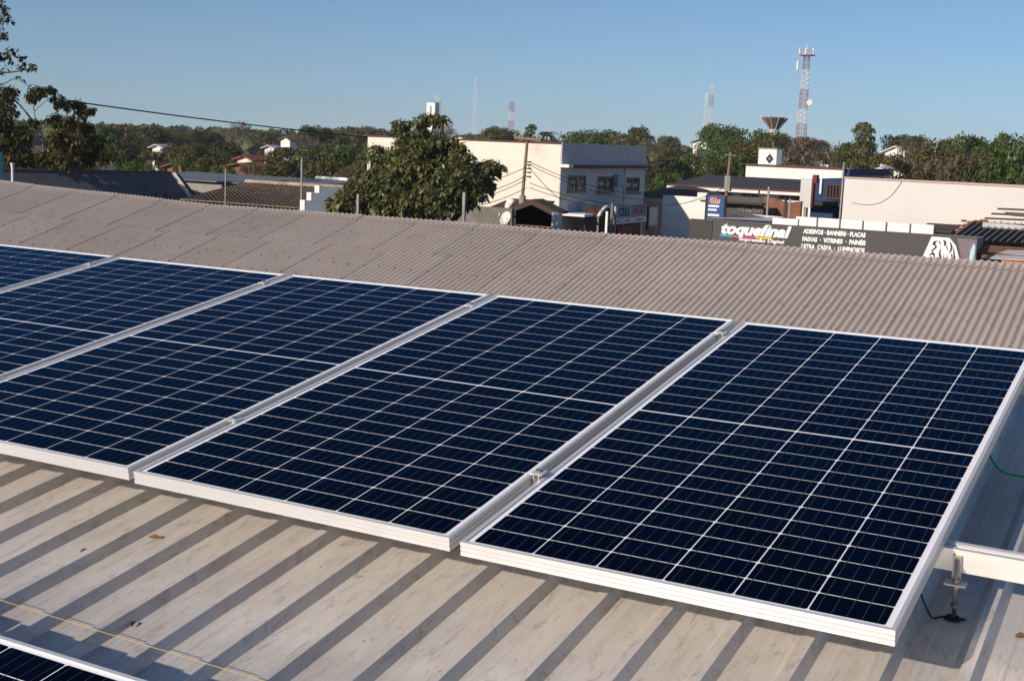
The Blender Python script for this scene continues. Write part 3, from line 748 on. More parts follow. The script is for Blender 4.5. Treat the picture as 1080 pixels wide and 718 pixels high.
# far woodland that closes the horizon
rnd = random.Random(9); vs, fs, ti = [], [], []
for k in range(900):
    px_ = rnd.uniform(-140, 1220); D = rnd.uniform(380, 760)
    b0 = atd(px_, 150, D); hh = rnd.uniform(4.6, 7.0)*(1 + (D-380)/1500)
    c = Vector((b0.x, b0.y, GZ + hh*.5)); rx = rnd.uniform(4, 7.5)
    t0 = rnd.uniform(.1, .7)
    for q in range(44):
        d = Vector((rnd.gauss(0, 1), rnd.gauss(0, 1), abs(rnd.gauss(0, 1))*.9)).normalized()
        p = c + Vector((d.x*rx, d.y*rx, d.z*hh*.5)); s = rnd.uniform(1.0, 1.9)
        nn = (d + Vector((rnd.gauss(0, .4), rnd.gauss(0, .4), rnd.gauss(0, .4)))).normalized(); a_ = nn.cross(Vector((0, 0, 1)) + nn*.01).normalized(); b_ = nn.cross(a_)
        i0 = len(vs); vs += [tuple(p+a_*s), tuple(p+b_*s), tuple(p-a_*s), tuple(p-b_*s)]; fs.append((i0, i0+1, i0+2, i0+3)); ti.append(min(1, max(0, rnd.gauss(t0, .15))))
    if True:
        i0 = len(vs); 
        for z0 in (GZ, GZ+hh*.45): 
            for m_ in range(6): vs.append((c.x+rx*.8*math.cos(m_*1.047), c.y+rx*.8*math.sin(m_*1.047), z0))
        for m_ in range(6): fs.append((i0+m_, i0+(m_+1) % 6, i0+6+(m_+1) % 6, i0+6+m_)); ti.append(.1)
me = bpy.data.meshes.new('far_woodland'); me.from_pydata(vs, [], fs); me.materials.append(LM['green'])
a_ = me.attributes.new('tint', 'FLOAT', 'FACE'); a_.data.foreach_set('value', ti)
fw = bpy.data.objects.new('far_woodland', me); COL.objects.link(fw)
tag(fw, 'far green woodland closing the horizon behind the town', 'woodland', kind='stuff')

# big broad-leaved tree in front of the cream building
def big_tree():
    D = 47.0; base = atd(440, 230, D)
    r = empty('broadleaf_tree', (base.x, base.y, GZ), None, 'big glossy broad-leaved tree with a raised top tuft in front of the cream building', 'tree')
    rnd = random.Random(17); b = MB()
    def pt(x, y, dd=0): return atd(x, y, D+dd)
    lob = []
    for (x, y, rpx, dd, fl) in [(440, 190, 36, 0, 1), (405, 205, 30, -.6, .9), (475, 195, 32, -.5, .9), (440, 168, 30, .4, .9), (410, 178, 24, .6, .9), (478, 172, 22, .3, .9), (500, 188, 20, .3, .7), (516, 176, 13, .4, .5), (494, 206, 18, -.6, .8), (372, 212, 20, -.6, .8), (355, 216, 12, -.4, .8), (388, 196, 20, .2, .8),
                               (455, 214, 26, -1.0, .8), (425, 218, 24, -1.1, .8), (398, 161, 10, .5, .8), (430, 149, 14, .2, .7), (455, 150, 16, .3, .7), (444, 140, 9, .3, .8), (422, 134, 8, .3, .8), (428, 131, 6, .5, .7), (441, 128, 6, .1, .8), (458, 126, 9, .2, .6), (448, 124, 6, .4, .7), (466, 128, 6, 0, .7), (478, 155, 12, .4, .7), (512, 200, 9, .2, .7), (527, 178, 6, .3, .6)]:
        c = pt(x, y, dd); q = rpx*D/F; lob.append(((c.x, c.y, c.z), (q, q*1.05, q*fl)))
    pts, nr = crown_points(lob, 4200, rnd, .3)
    me = rosette_mesh('leaves', [(p - Vector((base.x, base.y, GZ)), n) for p, n in zip(pts, nr)], .26, rnd, LM['glossy'], 7, 1.9)
    oc = bpy.data.objects.new('crown', me); COL.objects.link(oc); oc.parent = r
    top = Vector((base.x, base.y, GZ+1.9))
    b.tube([(base.x, base.y, GZ-.2), (base.x, base.y, GZ+.8), top], [.34, .27, .22], 8)
    for (c, q) in lob:
        c = Vector(c); m1 = top.lerp(c, .5) + Vector((rnd.uniform(-.2, .2), rnd.uniform(-.2, .2), .1)); b.tube([top, m1, c], [.11, .07, .02], 5, cap=False)
    b.build('trunk', M['bark'], r, smooth=True)
big_tree()

# left foreground tree with a pale forked trunk and sparse leaf tufts
def left_tree():
    D = 63.0; b0 = atd(40, 200, D); r = empty('sparse_tree', (b0.x, b0.y, GZ), None, 'sparse tree with pale forked trunk and open leaf tufts at far left', 'tree')
    def pt(x, y, dd=0): return atd(x, y, D+dd)
    b = MB(); k = D/F
    base = Vector((b0.x, b0.y, GZ-.2))
    b.tube([base, pt(42, 196), pt(43, 170)], [2.4*k, 2.2*k, 1.8*k], 7)
    def br(pts, r0, r1): b.tube(wob(pts, 3), [r0*k + (r1-r0)*k*i/((len(pts)-1)*3) for i in range((len(pts)-1)*3+1)], 5)
    br([pt(43, 170), pt(46, 152), pt(39, 135), pt(30, 122), pt(18, 108), pt(6, 98)], 1.7, .6)
    br([pt(55, 166), pt(49, 156), pt(46, 148)], 1.0, 1.2)
    br([pt(39, 135), pt(36, 118), pt(36, 104), pt(44, 94)], .8, .3)
    br([pt(46, 150), pt(50, 135), pt(56, 122), pt(66, 112)], .7, .3)
    br([pt(36, 118), pt(42, 112), pt(50, 106)], .5, .25)
    br([pt(66, 128), pt(72, 118), pt(78, 110), pt(80, 103)], .6, .3)
    br([pt(46, 150), pt(58, 140), pt(66, 128)], .8, .6)
    br([pt(46, 152), pt(66, 152), pt(84, 150)], .7, .3)
    br([pt(66, 112), pt(82, 112), pt(96, 116)], .4, .2)
    br([pt(43, 172), pt(38, 160), pt(26, 150)], .6, .3)
    b.build('trunk', M['bark_pale'], r, smooth=True)
    rnd = random.Random(8); lob = []
    for (x, y, rp) in [(8, 98, 10), (2, 112, 12), (12, 118, 7), (40, 97, 9), (52, 96, 7), (34, 102, 6), (60, 106, 8), (70, 110, 7), (82, 112, 8), (96, 117, 6), (84, 121, 5), (58, 126, 8), (74, 130, 10), (90, 136, 9), (2, 132, 14), (20, 142, 12), (62, 146, 12), (80, 152, 12), (36, 128, 4), (100, 150, 12), (50, 168, 12), (70, 168, 12), (20, 166, 14), (94, 166, 12), (4, 155, 12), (112, 164, 8)]:
        c = pt(x, y, rnd.uniform(-.8, .8)); q = rp*k; lob.append(((c.x, c.y, c.z), (q, q, q*.8)))
    pts, nr = crown_points(lob, 2400, rnd, .1)
    me = rosette_mesh('leaves', [(p - Vector((b0.x, b0.y, GZ)), n) for p, n in zip(pts, nr)], .27, rnd, LM['olive'], 5, 1.8)
    oc = bpy.data.objects.new('crown', me); COL.objects.link(oc); oc.parent = r
    # nearer branch entering from the left edge, belonging to a tree outside the frame
    D2 = 60.0; k2 = D2/F; q0 = atd(-70, 120, D2)
    r2 = empty('overhanging_tree', (q0.x, q0.y, GZ), None, 'tree outside the left edge whose leafy twigs reach into the upper left corner', 'tree')
    b = MB()
    def p2(x, y, dd=0): return atd(x, y, D2+dd)
    def br2(pts, a, c):
        w = wob(pts, 3); b.tube(w, [a*k2 + (c-a)*k2*i/(len(w)-1) for i in range(len(w))], 5)
    b.tube([(q0.x, q0.y, GZ-.2), p2(-70, 200), p2(-66, 120), p2(-60, 40)], [.24, .2, .15, .08], 7)
    br2([p2(-66, 110), p2(-40, 86), p2(-10, 78), p2(14, 76), p2(38, 72)], 2.2, .4)
    br2([p2(-62, 60), p2(-40, 40), p2(-15, 30), p2(4, 22)], 2, .5)
    br2([p2(-10, 90), p2(5, 88), p2(16, 83), p2(28, 90)], .7, .3)
    br2([p2(-40, 86), p2(-18, 66), p2(0, 58), p2(16, 52)], 1, .3)
    br2([p2(-15, 30), p2(0, 8), p2(6, -10)], 1, .4)
    br2([p2(-12, 30), p2(2, 36), p2(10, 40)], .6, .3)
    b.build('trunk', M['bark'], r2, smooth=True)
    lob = []
    for (x, y, rp) in [(2, 10, 7), (8, 16, 5), (4, 22, 7), (12, 24, 3), (-4, 34, 8), (6, 38, 5), (2, 6, 6), (14, 54, 6), (12, 62, 5), (2, 58, 7), (26, 62, 5), (33, 70, 5), (22, 72, 5), (38, 76, 3), (22, 82, 4), (8, 70, 3), (-6, 76, 8), (-20, 60, 12), (-30, 30, 14), (-20, 5, 12), (-40, 80, 14), (0, -8, 8)]:
        c = p2(x, y, rnd.uniform(-.3, .3)); q = rp*k2; lob.append(((c.x, c.y, c.z), (q, q, q*.8)))
    pts, nr = crown_points(lob, 420, rnd, .1)
    me = rosette_mesh('leaves', [(p - Vector((q0.x, q0.y, GZ)), n) for p, n in zip(pts, nr)], .26, rnd, LM['dark'], 4, 1.7)
    oc = bpy.data.objects.new('crown', me); COL.objects.link(oc); oc.parent = r2
left_tree()

# ------------------------------------------------------------------ lettering
def text_mesh(s, size, bold=0., shear=0., align='LEFT', extrude=.012, sx=1.):
    cu = bpy.data.curves.new('t', 'FONT'); cu.body = s; cu.size = size; cu.offset = bold; cu.shear = shear; cu.align_x = align; cu.extrude = extrude; cu.resolution_u = 3
    o = bpy.data.objects.new('t', cu); COL.objects.link(o)
    dg = bpy.context.evaluated_depsgraph_get(); me = bpy.data.meshes.new_from_object(o.evaluated_get(dg))
    bpy.data.objects.remove(o); bpy.data.curves.remove(cu)
    for v in me.vertices: v.co.x *= sx
    return me
def lettering(s, size, loc, m, parent, rotz=0., bold=0., shear=0., sx=1., width=None, name='lettering', extrude=.012):
    """upright text facing -Y (rotz=0); scaled in x to a given width"""
    me = text_mesh(s, size, bold, shear, extrude=extrude, sx=sx)
    if width:
        xs = [v.co.x for v in me.vertices]; w = max(xs)-min(xs); x0 = min(xs)
        for v in me.vertices: v.co.x = (v.co.x-x0)*width/w
    me.materials.append(m); o = bpy.data.objects.new(name, me); COL.objects.link(o)
    off = Vector((0, 0, 0)); q = parent
    while q is not None: off += Vector(q.location); q = q.parent
    o.parent = parent; o.location = Vector(loc) - off; o.rotation_euler = (R(90), 0, rotz); return o

# ------------------------------------------------------------------ cream two-storey building
def cream_building():
    Y0 = 55.0; c = at(592, 151, Y0); xr = c.x; zt = c.z; xl = at(388, 143.5, Y0).x
    yb = atx(681, 157, xr).y
    r = empty('cream_building', ((xl+xr)/2, (Y0+yb)/2, GZ), None, 'two-storey cream building with blank sunlit wall and a shaded side with three windows', 'building')
    MB().box(xl, xr, Y0, yb, GZ, zt-.05).build('wall', M['cream'], r)
    MB().box(xl-.05, xr-.02, Y0-.06, Y0+.25, zt-.05, zt+.02).build('coping', M['redtrim'], r)
    zl = atx(598, 174.3, xr).z; zl2 = atx(598, 177, xr).z
    MB().box(xr+.003, xr+.06, Y0+.02, yb+.02, zl+.02, zt+.02).build('parapet', M['slate2'], r)
    MB().box(xr+.003, xr+.45, Y0+.5, yb+.02, zl2, zl).build('ledge', M['brown'], r)
    MB().box(xr+.003, xr+.5, Y0-.05, Y0+.46, zl2+.02, zl+.05).build('ledge_end', M['white'], r)
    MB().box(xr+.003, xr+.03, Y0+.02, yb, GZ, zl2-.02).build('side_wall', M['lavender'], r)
    for (x0, x1, y0, y1) in ((598.5, 616.8, 185, 202), (629.8, 646.8, 186, 202.5), (658.6, 673.7, 187, 203)):
        ya, yc = atx(x0, y0, xr).y, atx(x1, y0, xr).y; z1, z0 = atx(x0, y0, xr).z, atx(x0, y1, xr).z
        w = MB(); t = .07
        for (a, b_, c_, d_) in ((ya, yc, z0, z0+t), (ya, yc, z1-t, z1), (ya, ya+t, z0+t, z1-t), (yc-t, yc, z0+t, z1-t), ((ya+yc)/2-.03, (ya+yc)/2+.03, z0+t, z1-t)):
            w.box(xr+.033, xr+.09, a, b_, c_, d_)
        for k in range(1, 7):
            yy = ya + (yc-ya)*k/7; w.box(xr+.05, xr+.07, yy-.015, yy+.015, z0+t, z1-t)
        f = w.build('window', M['concrete'], r)
        MB().box(xr+.032, xr+.045, ya+t, yc-t, z0+t, z1-t).build('pane', M['glass'], f)
        MB().box(xr+.033, xr+.16, ya-.08, yc+.08, z0-.09, z0-.01).build('sill', M['concrete'], f)
    q = atx(650.5, 191, xr); MB().box(xr+.033, xr+.3, q.y-.5, q.y+.5, q.z-.3, q.z+.35).build('air_conditioner', M['pale_blue'], r)
    q = atx(661, 190, xr); MB().tube([(xr+.1, q.y-.4, zl2-.05), (xr+.1, q.y-.4, GZ)], .05, 6).build('downpipe', M['white'], r)
    # ground-floor canopy and door
    zc = atx(600, 224, xr).z
    MB().box(xr+.035, xr+1.4, Y0+.1, Y0+2.2, zc-.12, zc).build('canopy', M['white'], r)
    zd = atx(612, 214, xr).z
    MB().box(xr+.033, xr+.06, Y0+1.0, Y0+2.4, zc+.05, zd).build('shutter', M['pale_blue'], r)
    MB().box(xr+.035, xr+.5, Y0+2.75, Y0+3.0, zc-1.2, zd+.1).build('door_post', M['white'], r)
    MB().box(xr+.033, xr+.07, Y0+3.2, yb-.3, GZ, zc-.1).build('shop_front', M['brown'], r)
    return xr, Y0, yb, zt
XR, CY0, CYB, CZT = cream_building()

# shop sign on the shaded side: a blue-grey fascia over the pavement
def shop_sign():
    X = XR + 1.5
    a, b_ = atx(650, 217.5, X), atx(682.5, 219.5, X); z1, z0 = a.z, atx(650, 237, X).z
    r = empty('shop_sign', (X, (a.y+b_.y)/2, GZ), None, 'blue grey shop fascia lettered in black and pink under the shaded windows', 'sign')
    MB().box(X-.12, X, a.y, b_.y, z0, z1).build('board', M['pale_blue'], r)
    h = (z1-z0)
    MB().box(X+.002, X+.012, a.y+.05, b_.y-.05, z0+h*.03, z0+h*.33).build('lower_band', M['white'], r)
    L_ = b_.y-a.y
    lettering('CELL', h*.62, (X+.008, a.y+.10*L_, z0+h*.46), M['black'], r, R(90), .012, width=L_*.34)
    lettering('APOIO', h*.62, (X+.008, a.y+.52*L_, z0+h*.46), M['pink'], r, R(90), .012, width=L_*.42)
    for (f0, f1) in ((.04, .12), (.30, .44), (.66, .86)): MB().box(X+.013, X+.018, a.y+f0*L_, a.y+f1*L_, z0+h*.13, z0+h*.21).build('contact_line', M['signblue'], r)
    for yy in (a.y+.1, b_.y-.1): MB().box(X-.1, X-.02, yy-.04, yy+.04, GZ, z0).build('leg', M['slate2'], r)
    a2 = atx(684, 219, X); b2 = atx(694, 221, X); z2 = atx(690, 238, X).z
    r2 = empty('round_cornered_sign', (X, a2.y, GZ), None, 'small shaded sign board with a dark rim, right of the blue grey fascia', 'sign')
    MB().box(X-.1, X, a2.y+.1, b2.y, z2, a2.z).build('board', M['lavender'], r2)
    MB().box(X-.1, X+.03, a2.y-.12, a2.y+.1, z2-.2, a2.z+.1).build('rim', M['black'], r2)
    MB().box(X-.08, X-.02, b2.y-.1, b2.y, GZ, z2).build('leg', M['slate2'], r2)
    # glazed stand under an arched pale awning
    a3, b3 = atx(620, 218, X-.4), atx(638, 218, X-.4); zz = atx(628, 232, X-.4).z
    r3 = empty('arched_awning', (X, a3.y, GZ), None, 'arched awning with a pale curved rim left of the blue grey fascia', 'awning')
    arc = [Vector((X+.2, a3.y + (b3.y-a3.y)*k/12, zz + (a3.z-zz)*(.35+.65*math.sin(math.pi*k/12)))) for k in range(13)]
    MB().tube(arc, .09, 6).build('rim', M['white'], r3, smooth=True)
    w = MB(); w.add([tuple(p) for p in arc] + [(X-.6, p.y, p.z) for p in arc], [(i, i+1, 14+i, 13+i) for i in range(12)]); w.build('cover', M['brown'], r3)  # red cover coloured brown, street shade put into the colour
    for k in (0, 12): MB().tube([(X+.2, arc[k].y, GZ), tuple(arc[k])], .05, 6).build('leg', M['concrete'], r3)
    MB().box(X-.55, X-.5, a3.y, b3.y, GZ, zz+.2).build('panel', M['brown'], r3)
    # red lit lettering board below
    a4, b4 = atx(652, 240, X), atx(674, 241, X); z4 = atx(652, 246, X).z
    r4 = empty('red_banner', (X, a4.y, GZ), None, 'dark board with red lettering below the blue grey fascia', 'banner')
    MB().box(X-.1, X-.02, a4.y, b4.y, z4-.25, a4.z+.02).build('board', M['black'], r4)
    lettering('PEÇAS', .5, (X-.01, a4.y+.1, z4-.1), M['redbright'], r4, R(90), .01, width=(b4.y-a4.y)*.85)
    for yy in (a4.y+.05, b4.y-.05): MB().box(X-.09, X-.04, yy-.03, yy+.03, GZ, z4-.2).build('leg', M['slate2'], r4)
shop_sign()

# timber-gabled house in front of the cream wall, grey wall, dish
def gable_house():
    Y = 46.0; pk = at(561.5, 210, Y); el = at(516, 227, Y); er = at(588, 223.5, Y); Yb = 47.0
    sl = (pk.z-er.z)/(er.x-pk.x); hx = er.x-pk.x; lx = hx*1.35; zl = pk.z - sl*lx
    r = empty('gabled_house', (pk.x, (Y+Yb)/2, GZ), None, 'low house with a dark timber gable and old tiled roof before the cream wall', 'house')
    MB().prism([(pk.x-lx+.5, Y+.7, GZ), (er.x-.5, Y+.7, GZ), (er.x-.5, Y+.7, pk.z-sl*(hx-.5)-.12), (pk.x, Y+.7, pk.z-.14), (pk.x-lx+.5, Y+.7, pk.z-sl*(lx-.5)-.12)], (0, Yb-Y-1, 0)).build('wall', M['plank'], r)
    b = MB()
    b.prism([(pk.x, Y, pk.z), (er.x, Y, er.z), (er.x, Y, er.z-.1), (pk.x, Y, pk.z-.1)], (0, Yb-Y, 0))
    b.prism([(pk.x, Y, pk.z-.001), (pk.x-lx, Y, zl), (pk.x-lx, Y, zl-.1), (pk.x, Y, pk.z-.1)], (0, Yb-Y, 0))
    b.build('roof', M['tile_dark'], r)
    b = MB()
    b.prism([(pk.x, Y-.05, pk.z-.02), (er.x, Y-.05, er.z-.02), (er.x, Y-.05, er.z-.24), (pk.x, Y-.05, pk.z-.24)], (0, .045, 0))
    b.prism([(pk.x-.002, Y-.05, pk.z-.02), (pk.x-lx, Y-.05, zl-.02), (pk.x-lx, Y-.05, zl-.24), (pk.x-.002, Y-.05, pk.z-.24)], (0, .045, 0))
    b.build('bargeboard', M['brown'], r)
    b = MB()
    for k in range(6): b.box(pk.x-lx+.6, er.x-.6, Y+.64, Y+.69, pk.z-1.2-.28*k, pk.z-1.2-.28*k+.04)
    b.build('batten', M['wood'], r)
    Yl = 48.6; l0, l1 = at(505, 223, Yl), at(553, 226, Yl); u0 = at(520, 208, Yl+3)
    rl2 = empty('tiled_lean_to', (l0.x, Yl+1.5, GZ), None, 'brown tiled lean-to roof between the big leafy tree and the wooden pole', 'lean-to')
    MB().prism([(l0.x, Yl, l0.z), (l1.x, Yl, l0.z), (l1.x, Yl+3, u0.z), (l0.x, Yl+3, u0.z)], (0, 0, -.08)).build('roof', M['tile_dark'], rl2)
    MB().box(l0.x+.2, l1.x-.2, Yl+.3, Yl+2.9, GZ, l0.z-.1).build('wall', M['plank'], rl2)
    ch = at(530.5, 214, 47); MB().tube(wob([(ch.x, 47.5, ch.z-1.2), (ch.x, 47.5, ch.z-.15), (ch.x+.12, 47.45, ch.z+.03), (ch.x+.3, 47.4, ch.z-.02)], 4), .16, 8).build('chimney', M['white'], r, smooth=True)
    # blue-grey corner post
    q = at(586, 224, 45.5); o = MB().box(q.x-.12, q.x+.22, 45.4, 45.7, GZ, q.z).build('concrete_post', M['slate2']); tag(o, 'square blue grey post at the right end of the timber gable', 'post')
    a = at(494, 217, 44.5); b_ = at(540, 219, 44.5)
    o = MB().box(a.x-6, b_.x, 44.5, 44.7, GZ, a.z).build('garden_wall', M['grey_wall']); tag(o, 'grey green wall right of the big leafy tree', 'wall')
gable_house()
def dish():
    c = at(535, 231, 35.6); r = empty('satellite_dish', (c.x, c.y, GZ), None, 'round cream satellite dish rising just behind the corrugated ridge', 'satellite dish')
    n = Vector((-.35, -1, .45)).normalized(); a = n.cross(Vector((0, 0, 1))).normalized(); b = a.cross(n)
    vs = [c]; fs = []; rr = 8.6*38/F
    for j in range(1, 5):
        for k in range(24): t = 2*math.pi*k/24; q = j/4; vs.append(c + (a*math.cos(t)+b*math.sin(t))*rr*q + n*(.10*q*q))
    for k in range(24): fs.append((0, 1+k, 1+(k+1) % 24))
    for j in range(3):
        for k in range(24): fs.append((1+j*24+k, 1+j*24+(k+1) % 24, 25+j*24+(k+1) % 24, 25+j*24+k))
    m = MB(); m.add(vs, fs); m.add([v - n*.012 for v in vs], [f[::-1] for f in fs]); m.build('reflector', M['cream2'], r, smooth=True)
    MB().tube([c - b*rr*.9 + n*.1, c + n*.34 - b*.02], .012, 5).build('feed_arm', M['concrete'], r)
    MB().tube([c + n*.32, c + n*.4], .035, 6).build('feed_horn', M['white'], r)
    MB().tube([(c.x, c.y+.15, GZ), (c.x, c.y+.15, c.z)], .035, 6).build('mast', M['steel'], r)
dish()

# ------------------------------------------------------------------ utility pole, wires
def pole(px0, py0, px1, py1, Y, rpx, label, arm=None, name='utility_pole', group=None, mat_='wood'):
    t = at(px1, py1, Y); D = (t-CAM).length; b0 = at(px0, py0, Y); d = (t-b0)/(t.z-b0.z); base = t + d*(GZ-.3-t.z)
    r = empty(name, (base.x, Y, GZ), None, label, 'utility pole' if name == 'utility_pole' else 'post', group)
    k = D/F; MB().tube([base, t], [rpx*k*1.15, rpx*k*.8], 8).build('post', M[mat_], r, smooth=True)
    return r, t, k, base
up, ut, uk, ub = pole(548.5, 236, 556.5, 144.5, 50.0, 2.0, 'leaning weathered wooden utility pole with a crossarm before the cream wall')
ca, cb = at(543, 145.5, 49.9), at(571, 148, 49.9)
MB().prism([ca + Vector((0, -.08, -.05)), cb + Vector((0, -.08, -.05)), cb + Vector((0, -.08, .07)), ca + Vector((0, -.08, .07))], (0, .12, 0)).build('crossarm', M['wood'], up)
for f in (.03, .3, .7, .97):
    p = ca.lerp(cb, f) + Vector((0, -.02, .06)); MB().tube([p, p + Vector((0, 0, .06)), p + Vector((0, 0, .16))], [.02, .045, .03], 6).build('insulator', M['concrete'], up)
for y in (171, 174, 178, 182, 186.5):
    p = at(557.5, y, 49.8); MB().tube([p + Vector((-.12, 0, 0)), p + Vector((.05, 0, 0)), p + Vector((.13, 0, 0))], [.02, .045, .04], 6).build('insulator', M['brown'], up)
p = at(551, 212, 49.8); MB().tube([p + Vector((0, 0, -.3)), p, p + Vector((0, 0, .25))], .16, 8).build('junction_box', M['concrete'], up)
def wire(p, q, sag, label, rad=.016, group='wires strung from the wooden utility pole'):
    pts = [p.lerp(q, i/14) - Vector((0, 0, sag*4*(i/14)*(1-i/14))) for i in range(15)]
    o = MB().tube(pts, rad, 5).build('overhead_wire', M['wire'], smooth=True); return tag(o, label, 'wire', group)
nm = ['topmost', 'second', 'third', 'lowest']
for k, (y, yl) in enumerate(((176, 190), (185, 203), (189, 207), (198, 214))):
    wire(at(555.5, y, 49.8), at(470, yl + 6, 44.5), .25, '%s thin wire running left from the wooden pole into the big leafy tree' % nm[k])
for k, (y, xe, yr, xx) in enumerate(((171, 684, 205, XR+1.2), (174, 684, 211, XR+.9), (193, 690, 217, XR+1.6), (198, 690, 221, XR+1.2))):
    wire(at(558.5, y, 49.8), atx(xe, yr, xx), .35, '%s thin wire running right from the wooden pole across the shaded windows' % nm[k])
wire(at(557, 175, 49.8), at(592, 211, 54.8), .1, 'steep thin wire dropping from the wooden pole to the cream wall corner')
# second wooden pole by the blue sign
up2, t2, k2, b2 = pole(763, 236, 770.5, 161, 50.5, 1.8, 'thin wooden utility pole rising behind the blue sign board')
MB().prism([at(764, 162.5, 50.4), at(776, 163.6, 50.4), at(776, 165, 50.4), at(764, 164, 50.4)], (0, .1, 0)).build('crossarm', M['wood'], up2)
p = at(768, 193, 50.3); MB().tube([p + Vector((0, 0, -.35)), p + Vector((0, 0, .3))], .17, 8).build('junction_box', M['concrete'], up2)
wire(at(767, 196, 50.3), at(702, 216.5, 56), .2, 'thin wire from the second wooden pole to the peach house', group='wires of the second pole')
# slim masts and posts
def post(px, y0, y1, Y, rpx, m, label, group='slender posts rising behind the corrugated ridge', lean=0):
    t = at(px+lean, y1, Y); k = (t-CAM).length/F; b0 = at(px, y0, Y)
    o = MB().box(t.x-rpx*k, t.x+rpx*k, Y-rpx*k, Y+rpx*k, GZ-.2, t.z).build('concrete_post', M[m]); return tag(o, label, 'post', group)
post(378, 223, 205, 34.95, 1.3, 'concrete', 'grey post in front of the big leafy tree, left of its middle')
post(490, 234, 203, 34.95, 1.5, 'concrete', 'tall pale square post at the right foot of the big leafy tree')
post(640.5, 243, 223, 36.5, 1.2, 'white', 'short pale post before the shop fascia')
post(646, 243, 214.5, 47, 1.3, 'wood', 'dark wooden post right beside the short pale post')
post(238, 190, 178, 38.5, .6, 'concrete', 'short thin post standing against the old tiled roof')
post(318.5, 187, 167, 46, .8, 'concrete', 'thin pale post standing above the grey shed roof')
post(811, 232, 197, 52.0, .9, 'concrete', 'thin pale post before the brick wall', group='posts near the brick wall')
post(801, 205, 197, 56.0, .7, 'brown', 'short thin dark post before the white school wall', group='posts near the brick wall')
post(829, 235, 211, 47, 1.3, 'brown', 'thick dark post with a pale cap right of the brick wall', group='posts near the brick wall')
post(833.5, 235, 210, 46.8, .8, 'concrete', 'thin pale post beside the thick dark post', group='posts near the brick wall')
post(890.2, 215, 171, 52.3, .7, 'concrete', 'tall thin post at the left edge of the pale warehouse wall', group='posts near the brick wall')

# ------------------------------------------------------------------ peach house and white gable right of the cream building
def peach_house():
    Y = 69.0
    wl, wr = at(676, 207, Y).x, at(710.5, 207, Y).x; zt = at(695, 206.5, Y).z
    r = empty('peach_house', ((wl+wr)/2, Y+3, GZ), None, 'peach coloured house with a dark hipped tile roof right of the cream building', 'house')
    xr = at(745, 204, Y).x
    MB().box(wl, xr-.6, Y, Y+6.5, GZ, zt-.02).build('wall', M['peach'], r)
    e = [(wl-.5, Y-.5, zt), (xr, Y-.5, zt), (xr, Y+7, zt), (wl-.5, Y+7, zt)]
    pk0 = at(716, 195.5, Y+3.2); pk1 = at(727, 196.2, Y+3.2)
    b = MB(); b.add(e + [(pk0.x, Y+3.2, pk0.z), (pk1.x, Y+3.2, pk1.z)], [(0, 1, 5, 4), (1, 2, 5), (2, 3, 4, 5), (3, 0, 4)]); b.add([(x, y, z-.1) for x, y, z in e] + e, [(0, 1, 5, 4), (1, 2, 6, 5), (2, 3, 7, 6), (3, 0, 4, 7), (0, 3, 2, 1)])
    b.build('roof', M['tile_dark'], r)
    MB().box(wl, wr+.5, Y-.06, Y-.01, zt-.36, zt-.12).build('fascia', M['cream'], r)
    Yw = 65.0
    a, b_ = at(699, 212, Yw), at(745.5, 205, Yw); z1 = at(744, 203.5, Yw).z; z2 = at(730, 207.6, Yw).z
    st = at(735.5, 205, Yw).x
    r2 = empty('white_wall_building', ((a.x+b_.x)/2, Yw, GZ), None, 'white wall with a stepped top, half in diagonal shade, right of the peach house', 'building')
    MB().prism([(a.x, Yw, GZ), (b_.x, Yw, GZ), (b_.x, Yw, z1), (st, Yw, z1), (st, Yw, z2), (a.x, Yw, z2)], (0, .3, 0)).build('wall', M['white'], r2)
peach_house()
def blue_sign():
    Y = 47.5; a, b_ = at(746, 206.5, Y), at(764, 208, Y); z0 = at(755, 229.5, Y).z
    r = empty('blue_sign_board', ((a.x+b_.x)/2, Y, GZ), None, 'upright blue sign board with an orange title and white lines', 'sign')
    MB().box(a.x, b_.x, Y, Y+.12, z0, a.z).build('board', M['signblue'], r)
    w = b_.x-a.x; h = a.z-z0
    lettering('Colors', h*.34, (a.x+.16*w, Y-.012, z0+h*.70), M['orange'], r, 0, .012, .2, width=w*.58, name='title')
    lettering('Colors', h*.34, (a.x+.19*w, Y-.005, z0+h*.685), M['signwhite'], r, 0, .022, .2, width=w*.58, name='title_outline', extrude=.004)
    for (f, g, l) in ((.48, .10, .62), (.31, .09, .5), (.06, .10, .66)): MB().box(a.x+.1*w, a.x+(.1+l)*w, Y-.006, Y-.002, z0+h*f, z0+h*(f+g)).build('text_band', M['signwhite'], r)
    MB().box(a.x-.06, a.x-.003, Y-.02, Y+.14, GZ, a.z+.02).build('leg', M['black'], r)
    MB().box(b_.x+.003, b_.x+.06, Y-.02, Y+.14, GZ, a.z+.02).build('leg', M['black'], r)
blue_sign()
